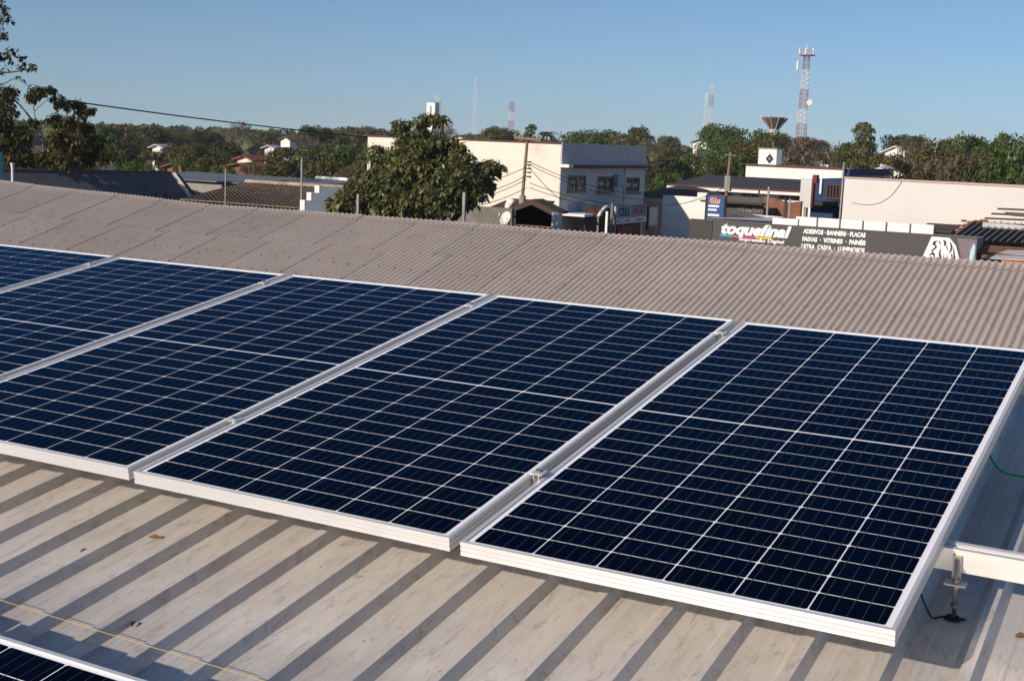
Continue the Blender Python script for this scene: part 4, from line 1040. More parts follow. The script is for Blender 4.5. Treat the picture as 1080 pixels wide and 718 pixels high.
def dark_shop():
    Y = 54.0; a, b_ = at(767, 206.5, Y), at(806, 209.5, Y)
    r = empty('dark_shop_building', ((a.x+b_.x)/2, Y+2, GZ), None, 'dark brown grey shop front with faded lettering right of the blue sign', 'building')
    MB().box(a.x-1, b_.x, Y, Y+4, GZ, a.z-.5).build('wall', M['darksheet'], r); MB().box(a.x-1, b_.x, Y-.02, Y-.003, GZ, a.z).build('front', M['darksheet'], r)
    MB().box(a.x-1.1, b_.x+.1, Y-.5, Y-.021, a.z-.32, a.z-.24).build('awning', M['brown'], r)
    lettering('TAPEÇARIA', .6, (a.x+.5, Y-.034, at(786, 223, Y).z), M['concrete'], r, 0, .0, width=(b_.x-a.x)*.7)
    # pale low roof in front
    Y2 = 46.0; p0, p1, p2 = at(741, 229.5, Y2), at(790, 226, Y2+3), at(812, 233.6, Y2)
    r2 = empty('zinc_roofed_shed', ((p0.x+p2.x)/2, Y2+1.5, GZ), None, 'shed with a pale zinc roof peeping over the left of the charcoal sign', 'shed')
    b = MB(); b.add([(p0.x, Y2, p0.z), (p2.x, Y2, p2.z), (p2.x-.4, Y2+3.2, p2.z+.05), (p1.x, Y2+3.2, p1.z), (p0.x+1.6, Y2+3.2, p1.z-.1)], [(0, 1, 2, 3, 4)]); b.build('roof', M['zinc'], r2)
    MB().box(p0.x+.1, p2.x-.1, Y2+.1, Y2+3.1, GZ, min(p0.z, p2.z)-.06).build('wall', M['concrete'], r2)
dark_shop()

# ------------------------------------------------------------------ school with the long dark roof
def school():
    Y = 74.0; el, er = at(708, 193.3, Y), at(850, 203, Y); ze = (el.z+er.z)/2
    rl_ = at(744, 184.5, Y+5); zr = rl_.z
    r = empty('school_building', ((el.x+er.x)/2, Y+5, GZ), None, 'long white building with a dark low-pitched roof and a band of windows', 'building')
    b = MB(); Yb = Y+11
    e = [(el.x, Y-.7, ze), (er.x+6, Y-.7, ze), (er.x+6, Yb, ze), (el.x, Yb, ze)]; x1 = rl_.x
    b.add(e + [(x1, Y+5, zr), (er.x+6, Y+5, zr)], [(0, 1, 5, 4), (2, 3, 4, 5), (3, 0, 4)]); b.build('roof', M['fibre_dark'], r)
    MB().box(el.x, er.x+6, Y-.76, Y-.703, ze-.08, ze+.03).build('fascia', M['redtrim'], r)
    MB().box(el.x, er.x+6, Y-.75, Y-.5, ze-.26, ze-.085).build('gutter', M['white'], r)
    MB().box(el.x+.6, er.x+5, Y, Yb-.6, GZ, ze-.06).build('wall', M['white'], r)
    for (x0, x1_, y0, y1) in ((748, 771, 200.5, 205.5), (784, 801, 202.5, 207.5), (823, 845, 204.5, 209.5)):
        a, b_ = at(x0, y0, Y), at(x1_, y0, Y); z0 = at(x0, y1, Y).z; n = 4; f = MB()
        for k in range(n+1): xx = a.x+(b_.x-a.x)*k/n; f.box(xx-.05, xx+.05, Y-.06, Y-.004, z0, a.z)
        f.box(a.x+.05, b_.x-.05, Y-.05, Y-.004, z0-.06, z0+.03); f.box(a.x+.05, b_.x-.05, Y-.05, Y-.004, a.z-.03, a.z+.05)
        w = f.build('window', M['concrete'], r); MB().box(a.x+.05, b_.x-.05, Y-.03, Y-.006, z0+.03, a.z-.03).build('pane', M['glass'], w)
school()

# ------------------------------------------------------------------ white hall, emblem tower
def white_hall():
    Y = 88.0; a, b_ = at(787, 173.5, Y), at(890.5, 177.5, Y)
    yb = atx(917, 187, b_.x).y if atx(917, 187, b_.x).y > Y+3 else Y+14
    r = empty('white_hall', ((a.x+b_.x)/2, Y+6, GZ), None, 'large plain white hall with a dark red coping behind the long dark roof', 'building')
    MB().box(a.x, b_.x, Y, Y+13, GZ, a.z-.1).build('wall', M['white'], r)
    MB().box(a.x-.05, b_.x+.05, Y-.05, Y+.3, a.z-.1, a.z+.06).build('coping', M['redtrim'], r)
    MB().box(b_.x+.01, b_.x+.3, Y+.3, Y+13, a.z-.5, a.z+.0).build('side_parapet', M['bluepaint'], r)  # blue strip stands in for shade on the white side of the hall
    c0, c1 = at(800.5, 157, Y+1.5), at(819.5, 157.6, Y+1.5); xr = atx(826.5, 158, c1.x)
    r2 = empty('water_tank_tower', ((c0.x+c1.x)/2, Y+3, a.z-.1), None, 'white square water tower with a dark diamond emblem on top of the white hall', 'water tower')
    ww = c1.x-c0.x
    MB().box(c0.x, c1.x, Y+1.5, Y+1.5+ww, a.z-.09, c0.z).build('tank_wall', M['white'], r2)
    MB().box(c0.x-.05, c1.x+.05, Y+1.45, Y+1.55+ww, c0.z, c0.z+.08).build('cap', M['concrete'], r2)
    m = at(811.5, 167.5, Y+1.45); s = .32
    b = MB(); b.prism([(m.x-s*.9, Y+1.46, m.z), (m.x, Y+1.46, m.z-s*1.15), (m.x+s*.9, Y+1.46, m.z), (m.x, Y+1.46, m.z+s*1.15)], (0, .03, 0)); b.build('emblem', M['black'], r2)
    MB().prism([(m.x-s*.3, Y+1.44, m.z), (m.x, Y+1.44, m.z-s*.35), (m.x+s*.3, Y+1.44, m.z), (m.x, Y+1.44, m.z+s*.35)], (0, .015, 0)).build('emblem_core', M['concrete'], r2)
    MB().box(m.x-1.1, m.x+.5, Y+1.48, Y+1.497, m.z-.85, m.z-.80).build('emblem_line', M['concrete'], r2)
    t = at(815.5, 150, Y+2); MB().tube([(t.x, Y+2, c0.z), (t.x, Y+2, t.z)], .03, 5).build('antenna', M['concrete'], r2)
white_hall()
def blue_building():
    Y = 63.0; a, b_ = at(857, 188.5, Y), at(905, 191, Y)
    r = empty('blue_building', ((a.x+b_.x)/2, Y+3, GZ), None, 'deep blue building with a dark barred window behind the pale warehouse', 'building')
    MB().box(a.x, b_.x, Y, Y+7, GZ, a.z).build('wall', M['bluepaint'], r)
    w0, w1 = at(873, 195.5, Y), at(893, 196, Y); z0 = at(873, 208, Y).z
    f = MB()
    for k in range(7): xx = w0.x+(w1.x-w0.x)*k/6; f.box(xx-.03, xx+.03, Y-.08, Y-.004, z0, w0.z)
    f.box(w0.x-.05, w1.x+.05, Y-.10, Y-.003, w0.z, w0.z+.10); f.box(w0.x-.05, w1.x+.05, Y-.10, Y-.003, z0-.1, z0)
    w = f.build('window', M['brown'], r); MB().box(w0.x, w1.x, Y-.02, Y-.004, z0+.002, w0.z-.002).build('pane', M['glass'], w)
    p = at(866, 190, Y-.1); MB().box(p.x-.05, p.x+.05, Y-.12, Y-.01, p.z-.7, p.z+.1).build('lamp_bracket', M['white'], r)
    s0 = at(866, 212, Y); MB().box(s0.x-.8, s0.x+2.2, Y-.9, Y-.01, s0.z-.2, s0.z).build('awning', M['black'], r)
    Y2 = 60.0; a, b_ = at(845, 188, Y2), at(856.5, 188.8, Y2); z0 = at(850, 219, Y2).z
    r2 = empty('white_sign_tower', ((a.x+b_.x)/2, Y2, GZ), None, 'tall white sign panel with faint lettering left of the blue building', 'sign')
    MB().box(a.x, b_.x, Y2, Y2+.5, z0, a.z).build('board', mat('greenish_white_panel', (.58, .60, .56), rough=.7, var=.05, vscale=1, noisecoord='World'), r2)
    MB().box(a.x+.2, b_.x-.2, Y2+.1, Y2+.4, GZ, z0).build('post', M['concrete'], r2)
    for f in (.12, .18, .24, .30): MB().box(a.x+.2, b_.x-.3, Y2-.006, Y2-.002, z0+(a.z-z0)*f, z0+(a.z-z0)*(f+.02)).build('text_band', M['concrete'], r2)
    q = at(857.5, 184.5, Y2+.2); MB().box(b_.x+.01, b_.x+.22, Y2+.02, Y2+.45, a.z-.2, q.z).build('red_cap', M['red'], r2); MB().box(b_.x+.01, b_.x+.08, Y2+.02, Y2+.45, z0, a.z-.21).build('edge_strip', M['red'], r2)
    Y3 = 56.0; pts = [(806, 207), (818, 209.5), (826, 213), (833, 213.5), (845, 212.5), (845, 224), (806, 224)]
    pw = [at(x, y, Y3) for x, y in pts]; pw[-1].z = GZ; pw[-2].z = GZ
    o = MB().prism(pw, (0, .25, 0)).build('brick_wall', M['brick']); tag(o, 'rust coloured brick wall with a sloping broken top below the school windows', 'wall')
blue_building()

# ------------------------------------------------------------------ pale warehouse on the right
def warehouse():
    Y = 52.0; a, b_ = at(891, 188, Y), at(1180, 200, Y)
    r = empty('pale_warehouse', ((a.x+b_.x)/2, Y+8, GZ), None, 'wide pale warehouse with a blank cream wall filling the right background', 'building')
    zr = at(1080, 195.5, Y).z
    MB().prism([(a.x, Y, GZ), (b_.x, Y, GZ), (b_.x, Y, zr-.1), (a.x, Y, a.z)], (0, .3, 0)).build('wall', M['cream2'], r)
    MB().prism([(a.x, Y+.302, GZ), (b_.x, Y+.302, GZ), (b_.x, Y+.302, zr-.9), (a.x, Y+.302, a.z-.8)], (0, 16, 0)).build('hall', M['concrete'], r)
    MB().prism([(a.x-.03, Y-.04, a.z), (b_.x, Y-.04, zr-.1), (b_.x, Y-.04, zr), (a.x-.03, Y-.04, a.z+.06)], (0, .35, 0)).build('coping', mat('pinkish_cap', (.52, .40, .34), rough=.85), r)
    pts = [at(x, y, Y-.02) for x, y in ((899, 214), (912, 216), (926, 214.5), (938, 208), (946, 199), (952, 190))]
    o = MB().tube(wob(pts, 4), .012, 4).build('loose_wire', M['concrete']); tag(o, 'thin loose wire curving across the blank warehouse wall', 'wire')
    r.location = r.location
warehouse()

# ------------------------------------------------------------------ charcoal sign building
def sign_building():
    Y = 43.0; a = at(728, 229.6, Y); b_ = at(1031, 252.3, Y); zt = (a.z+b_.z)/2; x1 = at(752, 231, Y).x
    r = empty('sign_shop_building', ((a.x+b_.x)/2, Y+3, GZ), None, 'low shop carrying the long charcoal fascia with white lettering and a splash graphic', 'building')
    MB().box(a.x+.2, b_.x-.2, Y+.3, Y+2.6, GZ, zt-.1).build('wall', M['concrete'], r)
    z0 = zt-2.1
    MB().box(x1+.01, b_.x, Y, Y+.25, z0, zt).build('fascia', M['signgrey'], r)
    MB().box(a.x, x1-.01, Y-.004, Y+.25, z0, zt).build('fascia_end', M['signdark'], r)
    def zx(x, y): return at(x, y, Y-.02)
    t0, t1 = zx(760, 250), zx(834, 257)
    w = t1.x-t0.x
    h = at(797, 236.7, Y).z - at(797, 248.2, Y).z
    zb = at(797, 248.2, Y).z
    lettering('toquefinal', h/.72, (t0.x, Y-.014, zb), M['signwhite'], r, 0, .028, .28, width=w, name='title')
    # coloured underline
    ls = zb - .05; th = .07
    for (f0, f1, m) in ((-.01, .16, 'cyan'), (.16, .30, 'pink'), (.30, .50, 'magenta'), (.50, .74, 'yellowp')):
        MB().prism([(t0.x+w*f0, Y-.012, ls), (t0.x+w*f1-.004, Y-.012, ls), (t0.x+w*f1-.004, Y-.012, ls-th*(1-.6*max(0, f1-.4))), (t0.x+w*f0, Y-.012, ls-th)], (0, .01, 0)).build('stripe', M[m], r)
    s0 = zx(779.5, 255.5); s1 = zx(827, 258.5)
    lettering('Impressão Digital', h*.30/.72, (s0.x, Y-.014, at(803, 255.3, Y).z), M['signwhite'], r, 0, .006, .1, width=s1.x-s0.x, name='subtitle')
    for (x0, x1_, yb_, s) in ((847, 913, 248.1, 'ADESIVOS · BANNERS · PLACAS'), (846, 913, 256.3, 'FAIXAS  ·  VITRINES  ·  PAINÉIS'), (845, 912, 264.0, 'LETRA  CAIXA  ·  LUMINOSOS')):
        p0, p1 = zx(x0, yb_-2), zx(x1_, yb_)
        lettering(s, h*.39/.72, (p0.x, Y-.014, at((x0+x1_)/2, yb_, Y).z), M['signwhite'], r, 0, .012, .05, width=p1.x-p0.x, name='service_line')
    # abstract white splash graphic at the right end
    gx0, gx1 = at(969, 262, Y).x, at(1022, 262, Y).x; zt_ = zt - .06
    def G(u, v): return (gx0+(gx1-gx0)*u, Y-.006, zt_ - 1.15*v)
    MB().prism([G(.24, 0), G(.60, .0), G(.74, .22), G(.92, 1.0), G(.95, 1.3), G(-.1, 1.3), G(.0, 1.0)], (0, .005, 0)).build('graphic', M['signwhite'], r)
    rnd = random.Random(12); sw = MB(); sw.mi = 0
    for pl in ([(.37, .1), (.31, .2), (.35, .3), (.27, .42), (.33, .5)], [(.20, .66), (.27, .60), (.25, .72), (.32, .68)], [(.44, .34), (.43, .5), (.46, .62), (.43, .85)], [(.52, .48), (.51, .7), (.545, .95)], [(.585, .5), (.6, .8)], [(.66, .45), (.69, .62), (.70, .9)], [(.15, .9), (.2, .84)], [(.48, .08), (.53, .16), (.5, .24)], [(.35, .92), (.39, .8)], [(.62, .12), (.66, .3), (.62, .45)], [(.70, .3), (.72, .5), (.76, .75), (.82, 1.0)], [(.22, .55), (.30, .5), (.34, .62)], [(.2, .8), (.28, .74)], [(.25, .95), (.33, .85), (.38, .95)], [(.40, .1), (.43, .22)], [(.32, .12), (.28, .25)], [(.50, .15), (.56, .28), (.6, .4)]):
        q = wob([Vector(G(u, v)) + Vector((0, -.004, 0)) for u, v in pl], 4); wd = rnd.uniform(.010, .032)
        for i in range(len(q)-1):
            a_, b2 = q[i], q[i+1]; d = (b2-a_).normalized(); n = Vector((-d.z, 0, d.x))*wd*(.4+math.sin(math.pi*(i+.5)/(len(q)-1)))
            sw.add([a_-n, b2-n, b2+n, a_+n], [(0, 1, 2, 3)])
    sw.build('graphic_strokes', M['black'], r)
    MB().prism([G(.75, .0), G(1.14, .0), G(1.14, 1.1), G(.97, 1.1), G(.80, .25)], (0, .004, 0)).build('graphic_ground', mat('mauve_grey_print', (.20, .165, .19), rough=.6, var=.15, vscale=3, noisecoord='World'), r)
    MB().prism([(x, y-.003, z) for x, y, z in (G(1.08, .12), G(1.12, .2), G(1.11, .5), G(1.06, .75), G(1.02, .7), G(1.03, .35))], (0, .002, 0)).build('graphic_accent', mat('pale_cyan_print', (.45, .68, .72), rough=.6), r)
    # white parapet panels behind
    Y2 = 45.2; a, b_ = at(839, 227.2, Y2), at(986, 238.5, Y2); zt2 = (a.z+b_.z)/2; n = 6
    r2 = empty('white_panel_wall', ((a.x+b_.x)/2, Y2, GZ), None, 'row of white wall panels above the charcoal fascia', 'wall')
    for k in range(n):
        xa, xb = a.x+(b_.x-a.x)*k/n, a.x+(b_.x-a.x)*(k+1)/n
        MB().box(xa+.035, xb-.035, Y2-.02, Y2+.1, GZ+2.2, zt2).build('panel', M['white'], r2)
    MB().box(a.x, b_.x, Y2+.105, Y2+.25, GZ, zt2-.03).build('backing', M['concrete'], r2)
    q = at(832, 238, 44); MB().box(q.x-.6, q.x+.35, 43.9, 44.1, GZ, at(832, 230.5, 44).z).build('panel', M['white'], r2)
sign_building()

# ------------------------------------------------------------------ dark sheet roofs, beams at the right edge
def right_yard():
    Y = 47.0
    a, b_, c, d = at(1000, 254, Y), at(1026, 234, Y+3.5), at(1130, 244, Y+3.5), at(1110, 263, Y)
    r = empty('dark_roofed_shed', ((a.x+c.x)/2, Y+3, GZ), None, 'shed with dark ribbed roof sheets at the right edge, above the splash graphic', 'shed')
    zt, zb = (b_.z+c.z)/2, (a.z+d.z)/2
    rf = MB(); n = 44
    for k in range(n):
        t0, t1 = k/n, (k+1)/n
        def pnt(t, e, w): return Vector((a.x+(d.x-a.x)*t, Y, zb+w)).lerp(Vector((b_.x+(c.x-b_.x)*t, Y+3.5, zt+w)), e)
        h = .10 if k % 2 else 0
        tm = t0 + (t1-t0)*.5
        rf.add([pnt(t0, 0, 0), pnt(tm, 0, .12), pnt(t1, 0, 0), pnt(t0, 1, 0), pnt(tm, 1, .12), pnt(t1, 1, 0)], [(0, 1, 4, 3), (1, 2, 5, 4)])
    rf.build('roof', M['darksheet'], r)
    for k in range(1, n, 3):
        t0 = k/n; q = [pnt(t0, 0, .13), pnt(t0+.006, 0, .13), pnt(t0+.006, 1, .13), pnt(t0, 1, .13)]
        MB().prism(q, (0, 0, .03)).build('sheet_lap', M['concrete'], r)
    MB().box(b_.x+.3, d.x, Y+.6, Y+3.3, GZ, zb-.05).build('wall', M['brick'], r)
    Y2 = 44.2; e0, e1 = at(1031, 262, Y2), at(1120, 268, Y2)
    r2 = empty('rusty_lean_to', ((e0.x+e1.x)/2, Y2, GZ), None, 'lean-to with rusty brown sheets and a pale sheet laid on it at the right edge', 'shed')
    z1, z0 = at(1050, 259, Y2+1.6).z, at(1050, 268, Y2).z
    MB().prism([(e0.x, Y2, z0), (e1.x, Y2, z0), (e1.x, Y2+1.6, z1), (e0.x, Y2+1.6, z1)], (0, 0, -.05)).build('roof', M['brick'], r2)
    q0, q1, q2, q3 = at(1036, 272.5, Y2-.3), at(1063, 264.5, Y2+.6), at(1110, 266, Y2+.6), at(1110, 277, Y2-.3)
    MB().prism([q0, q3, q2, q1], (0, 0, .03)).build('pale_sheet', M['zinc'], r2)
    MB().box(e0.x+.3, e1.x, Y2+.2, Y2+1.5, GZ, z0-.1).build('wall', M['grey_wall'], r2)
    k0, k1 = at(1056, 274.5, Y2-.5), at(1110, 279, Y2-.5)
    o = MB().prism([k0, k1, k1 + Vector((0, 0, -.2)), k0 + Vector((0, 0, -.2))], (0, .15, 0)).build('orange_beam', M['orange']); tag(o, 'orange beam just above the ridge at the right edge', 'beam')
    MB().box(k0.x+.3, k0.x+.4, Y2-.45, Y2-.37, GZ, k0.z-.2).build('leg', M['brown'], o)
    # stacked purlins
    for i, (x0, y0, w, ds) in enumerate(((1052, 219.3, .9, 'topmost'), (1045.5, 224.5, .9, 'second'), (1038.5, 229.3, .9, 'third'))):
        p, q = at(x0, y0, 50.5), at(1130, y0 + (1130-x0)*.043, 50.5)
        o = MB().prism([p, q, q + Vector((0, 0, -.07)), p + Vector((0, 0, -.07))], (0, .10, 0)).build('steel_purlin', M['brown'])
        tag(o, '%s dark steel bar lying level before the warehouse wall at right' % ds, 'steel bar', 'steel bars before the warehouse wall')
    p = at(1058, 223.5, 50.3); q = at(1130, 227.5, 50.3)
    o = MB().prism([p, q, q + Vector((0, 0, -.2)), p + Vector((.3, 0, -.14))], (0, .1, 0)).build('steel_plate', M['darksheet']); tag(o, 'dark plate lying among the steel bars at right', 'plate')
    p, q = at(1036.5, 234.5, 49.5), at(1130, 242, 49.5)
    o = MB().prism([p, q, q + Vector((0, 0, -.30)), p + Vector((0, 0, -.30))], (0, .3, 0)).build('pale_girder', M['zinc']); tag(o, 'pale grey girder under the dark steel bars at right', 'girder')
    p = at(1026, 237, 52-.5); b = MB(); rnd = random.Random(2)
    for k in range(26):
        c = p + Vector((rnd.uniform(-.45, .5), rnd.uniform(-.3, .3), rnd.uniform(-.28, .2))); s = rnd.uniform(.08, .16); b.box(c.x-s, c.x+s, c.y-s*.5, c.y+s*.5, c.z-s*.4, c.z+s*.4)
    b.box(p.x-.6, p.x+.6, p.y-.3, p.y+.3, GZ, p.z-.25)
    o = b.build('brick_pile', M['tile_red']); tag(o, 'small heap of red bricks at the top left corner of the dark sheet roof', 'brick pile')
    # rubble between sign and warehouse
    a, b_ = at(976, 240, 48.5), at(1002, 243, 48.5)
    r3 = empty('brick_outbuilding', (a.x, 49, GZ), None, 'low brown outbuilding with a pale grille left of the dark sheet roof', 'outbuilding')
    MB().box(a.x, b_.x, 48.5, 49.8, GZ, a.z-.12).build('wall', M['brick'], r3)
    MB().prism([(a.x-.2, 48.2, a.z-.11), (b_.x+.1, 48.2, a.z-.15), (b_.x+.1, 50, a.z+.05), (a.x-.2, 50, a.z+.05)], (0, 0, .06)).build('roof', M['tile_dark'], r3)
    g0, g1 = at(976.5, 243, 48.4), at(985.5, 247, 48.4)
    gb = MB()
    for k in range(5): xx = g0.x+(g1.x-g0.x)*k/4; gb.box(xx-.03, xx+.03, 48.42, 48.47, g1.z-.2, g0.z)
    gb.box(g0.x-.03, g1.x+.03, 48.40, 48.415, g1.z-.02, g1.z+.06); gb.build('grille', M['cream2'], r3)
right_yard()

# ------------------------------------------------------------------ left: slate shed, tiled house
def left_side():
    zt = -1.32; A, B = atz(-30, 178.2, zt), atz(180, 182.6, zt)
    C = B + (B-A).normalized()*( (atz(201.5, 211, zt-2.0) - B).length ); C = atz(201.5, 211.5, 0)
    d = (B-A).normalized(); n = Vector((-d.y, d.x, 0))
    # where the ray through the lower corner meets the wall plane
    rr = ray(201.5, 211.5); t = (A-CAM).dot(n)/rr.dot(n); C = CAM + rr*t
    k = (GZ - B.z)/(C.z - B.z); Cg = B + (C-B)*k
    r = empty('slate_grey_shed', (A.x, A.y, GZ), None, 'slate grey gable wall with a slanted white edge behind the ridge at left', 'building')
    back = n*(6 if n.y > 0 else -6)
    MB().prism([(A.x, A.y, GZ), Cg, B, A], back*.04).build('wall', M['slate'], r)
    MB().prism([(A.x, A.y, GZ), Cg, B + (Cg-B)*.25, A + Vector((0, 0, -1.2))], back*.96).build('hall', M['darksheet'], r).location += back*.041
    MB().prism([A + d*.0 + Vector((0, 0, .002)) - back*.01, B + Vector((0, 0, .002)) - back*.01, B + Vector((0, 0, .07)) - back*.01, A + Vector((0, 0, .07)) - back*.01], back*.03).build('coping', M['redtrim'], r)
    e = (Cg-B).normalized(); w = d*.16
    MB().prism([B - back*.002 + e*.02, Cg - back*.002, Cg - back*.035 + w, B - back*.035 + w + Vector((0, 0, .05))], back*.004).build('bargeboard', M['white'], r)
    MB().prism([B + w*1.02, Cg + w*1.02, Cg + w*4.2, B + w*2.6], back*.9).build('roof', M['darksheet'], r)
    for (x, y) in ((164.5, 205.5), (174.5, 205)):
        rr = ray(x, y); q = CAM + rr*((A-CAM).dot(n)/rr.dot(n)) - back*.003; b = MB().tube([q, q - back*.012], .07, 8); b.build('vent_hole', M['black'], r)
    p = atd(48, 114+55, 46)
    # tiled house
    Y = 46.0; e0, e1 = at(196, 217, Y), at(336, 219, Y); ze = e0.z if e0.z < e1.z else e1.z
    t0, t1 = at(207, 192, Y+5), at(340, 195, Y+5)
    r = empty('tiled_house', ((e0.x+e1.x)/2, Y+3, GZ), None, 'low house with a wide old brown tile roof, left of the big leafy tree', 'house')
    zr = (t0.z+t1.z)/2; ze = at(265, 216, Y).z; rows = 20; b = MB()
    xl, xr = e0.x-.4, e1.x
    for j in range(rows):
        f0, f1 = j/rows, (j+1)/rows
        b.add([(xl, Y+5*f0, ze+(zr-ze)*f0+.05), (xr, Y+5*f0, ze+(zr-ze)*f0+.05), (xr, Y+5*f1, ze+(zr-ze)*f1), (xl, Y+5*f1, ze+(zr-ze)*f1), (xl, Y+5*f0, ze+(zr-ze)*f0-.02), (xr, Y+5*f0, ze+(zr-ze)*f0-.02)], [(0, 1, 2, 3), (0, 4, 5, 1)])
    rf = b.build('roof', M['tile'], r)
    nr_ = MB()
    for k in range(int((xr-xl)/.3)):
        x = xl+.15+.3*k; nr_.tube([(x, Y, ze+.05), (x, Y+5, zr+.03)], .035, 5, cap=False)
    nr_.build('tile_rib', M['tile'], rf)
    MB().tube([(xl, Y+5, zr+.04), (xr, Y+5, zr+.04)], .14, 8).build('ridge_tile', tile_mat('pale_ridge_tile', (.42, .32, .23), (.25, .17, .12)), rf)
    MB().box(xl+.3, xr-.2, Y+.4, Y+5.2, GZ, ze-.03).build('wall', M['grey_wall'], r)
    # stepped white parapet at its right end, blue shade put into its colour
    s = MB(); X0 = at(334, 218, Y-.1).x
    pf = []
    for (x, y) in ((336, 219), (336, 211), (329.3, 211), (329.3, 203), (339, 203), (339, 196), (372, 196), (372, 222)): pass
    xa, xb, xc = at(329, 205, Y-.2).x, at(337.5, 196, Y-.2).x, at(376, 200, Y-.2).x
    z1, z2, z3 = at(337, 196.3, Y-.2).z, at(329, 203.6, Y-.2).z, at(320, 211.5, Y-.2).z
    xz = at(317.5, 211, Y-.2).x
    r4 = empty('stepped_parapet', (xb, Y, GZ), None, 'stepped white parapet, coloured blue grey for shade, at the right end of the old tile roof', 'wall')
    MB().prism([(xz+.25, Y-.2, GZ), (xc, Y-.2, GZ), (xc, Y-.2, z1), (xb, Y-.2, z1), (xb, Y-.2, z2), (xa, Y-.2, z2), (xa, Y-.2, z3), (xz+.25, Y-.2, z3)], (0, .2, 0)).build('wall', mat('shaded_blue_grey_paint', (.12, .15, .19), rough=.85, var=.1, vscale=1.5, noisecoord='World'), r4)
    for (x, z0, z) in ((xb, z2, z1), (xa, z3, z2), (xz+.25, z3-.6, z3)): MB().box(x-.28, x-.01, Y-.24, Y+.05, z0+.02, z+.02).build('step_edge', M['white'], r4)
    # grey shed roof behind
    Y2 = 52.5; g0, g1 = at(205, 182.5, Y2+5), at(362, 189, Y2+5); ze2 = at(270, 194, Y2).z; zr2 = (g0.z+g1.z)/2
    r5 = empty('grey_roofed_shed', ((g0.x+g1.x)/2, Y2+2, GZ), None, 'long shed with a flat pale grey roof behind the old tile roof', 'shed')
    MB().prism([(g0.x-.3, Y2, ze2), (g1.x+1.2, Y2, ze2), (g1.x+1.2, Y2+5, zr2), (g0.x-.3, Y2+5, zr2)], (0, 0, -.06)).build('roof', mat('grey_zinc_roof', (.16, .17, .185), rough=.6, metal=.2, var=.15, vscale=.8, noisecoord='World'), r5)
    MB().box(g0.x, g1.x+1, Y2+.3, Y2+4.7, GZ, ze2-.07).build('wall', M['concrete'], r5)
    q0, q1 = at(334, 186.8, Y2+5.3), at(367, 188.2, Y2+5.3); MB().box(q0.x, q1.x, Y2+5.2, Y2+5.4, q0.z-.5, q0.z+.05).build('parapet', M['white'], r5)
    # overhead cable, box hanging on it
    w0, w1 = at(72, 106.5, 50.2), at(392, 145.3, 78)
    e = w1 + (w1-w0)*.3
    pts = [w0.lerp(w1, i/20) - Vector((0, 0, .12*4*(i/20)*(1-i/20))) for i in range(21)]
    o = MB().tube(pts, .045, 6).build('overhead_cable', M['wire'], smooth=True); tag(o, 'thick overhead cable slanting down across the sky at left', 'cable')
    cpt = at(304, 141, 0); 
    i_ = min(range(21), key=lambda i: abs(ang_px(pts[i])-304)); c = pts[i_]
    o = MB().prism([(c.x-.22, c.y, c.z-.36), (c.x+.22, c.y, c.z-.37), (c.x+.22, c.y, c.z-.01), (c.x-.22, c.y, c.z)], (0, .16, 0)).build('cable_box', M['slate']); tag(o, 'dark splice box hanging on the overhead cable', 'cable box')
def ang_px(p):
    d = CM.transposed() @ (Vector(p)-CAM); return PW/2 - F*d.x/d.z
left_side()
# far poles that carry the cable's ends
pl = at(78, 108, 50.4)
o = MB().tube([(pl.x, pl.y, GZ-.2), (pl.x, pl.y, pl.z+.1)], [.065, .05], 8).build('cable_pole', M['brown'], smooth=True); tag(o, 'thin pole among the leaf tufts at left, carrying the overhead cable', 'pole')
# small objects over the slate wall
q = at(13, 172, 39)
o = MB().tube([(q.x, q.y, GZ), (q.x, q.y, q.z-.2), (q.x, q.y, q.z)], [.06, .06, .10], 8).build('white_vent_pipe', M['white']); tag(o, 'short white vent pipe above the slate wall at far left', 'pipe')
q = at(0, 166, 39)
o = MB().box(q.x-.3, q.x+.06, q.y-.1, q.y+.1, GZ, q.z+.25).build('teal_post', M['teal']); tag(o, 'teal post cut by the left edge of the picture', 'post')

# ------------------------------------------------------------------ far houses
def house(px, ytop, wpx, hpx, D, wm, rm, label, right=.4):
    p = atd(px, ytop, D); k = D/F; w = wpx*k; zr = p.z; ze = zr - hpx*.4*k
    r = empty('far_house', (p.x, p.y, GZ), None, label, 'house', 'houses among the trees')
    x0, x1, y0, y1 = p.x-w/2, p.x+w/2, p.y, p.y+w*.8
    MB().prism([(x0, y0, GZ), (x1, y0, GZ), (x1, y0, ze), ((x0+x1)/2, y0, zr-.1), (x0, y0, ze)], (0, y1-y0, 0)).build('wall', M[wm], r)
    xm = (x0+x1)/2; b = MB()
    b.prism([(x0-.4, y0-.4, ze-.2), (xm, y0-.4, zr), (xm, y0-.4, zr+.12), (x0-.4, y0-.4, ze-.08)], (0, y1-y0+.8, 0))
    b.prism([(xm+.002, y0-.4, zr), (x1+.4, y0-.4, ze-.2), (x1+.4, y0-.4, ze-.08), (xm+.002, y0-.4, zr+.12)], (0, y1-y0+.8, 0)); b.build('roof', M[rm], r)
    for f in (.25, .65): MB().box(x0+w*f, x0+w*f+1, y0-.05, y0-.005, ze-2.2, ze-1.1).build('window', M['glass'], r)
    return r
house(166, 153, 14, 5, 150, 'white', 'zinc', 'pale low house roof among the trees at left')
house(301, 144.5, 12, 7, 190, 'white', 'tile', 'white gabled house under the hanging cable box')
house(284, 154, 12, 4, 160, 'white', 'zinc', 'low white house left of the white gabled house')
house(258, 165, 20, 6, 125, 'cream', 'tile_red', 'small house among leafless bushes below the pink bare tree')
house(254, 173, 40, 5, 112, 'brick', 'tile_red', 'long red roofed house above the grey shed roof')
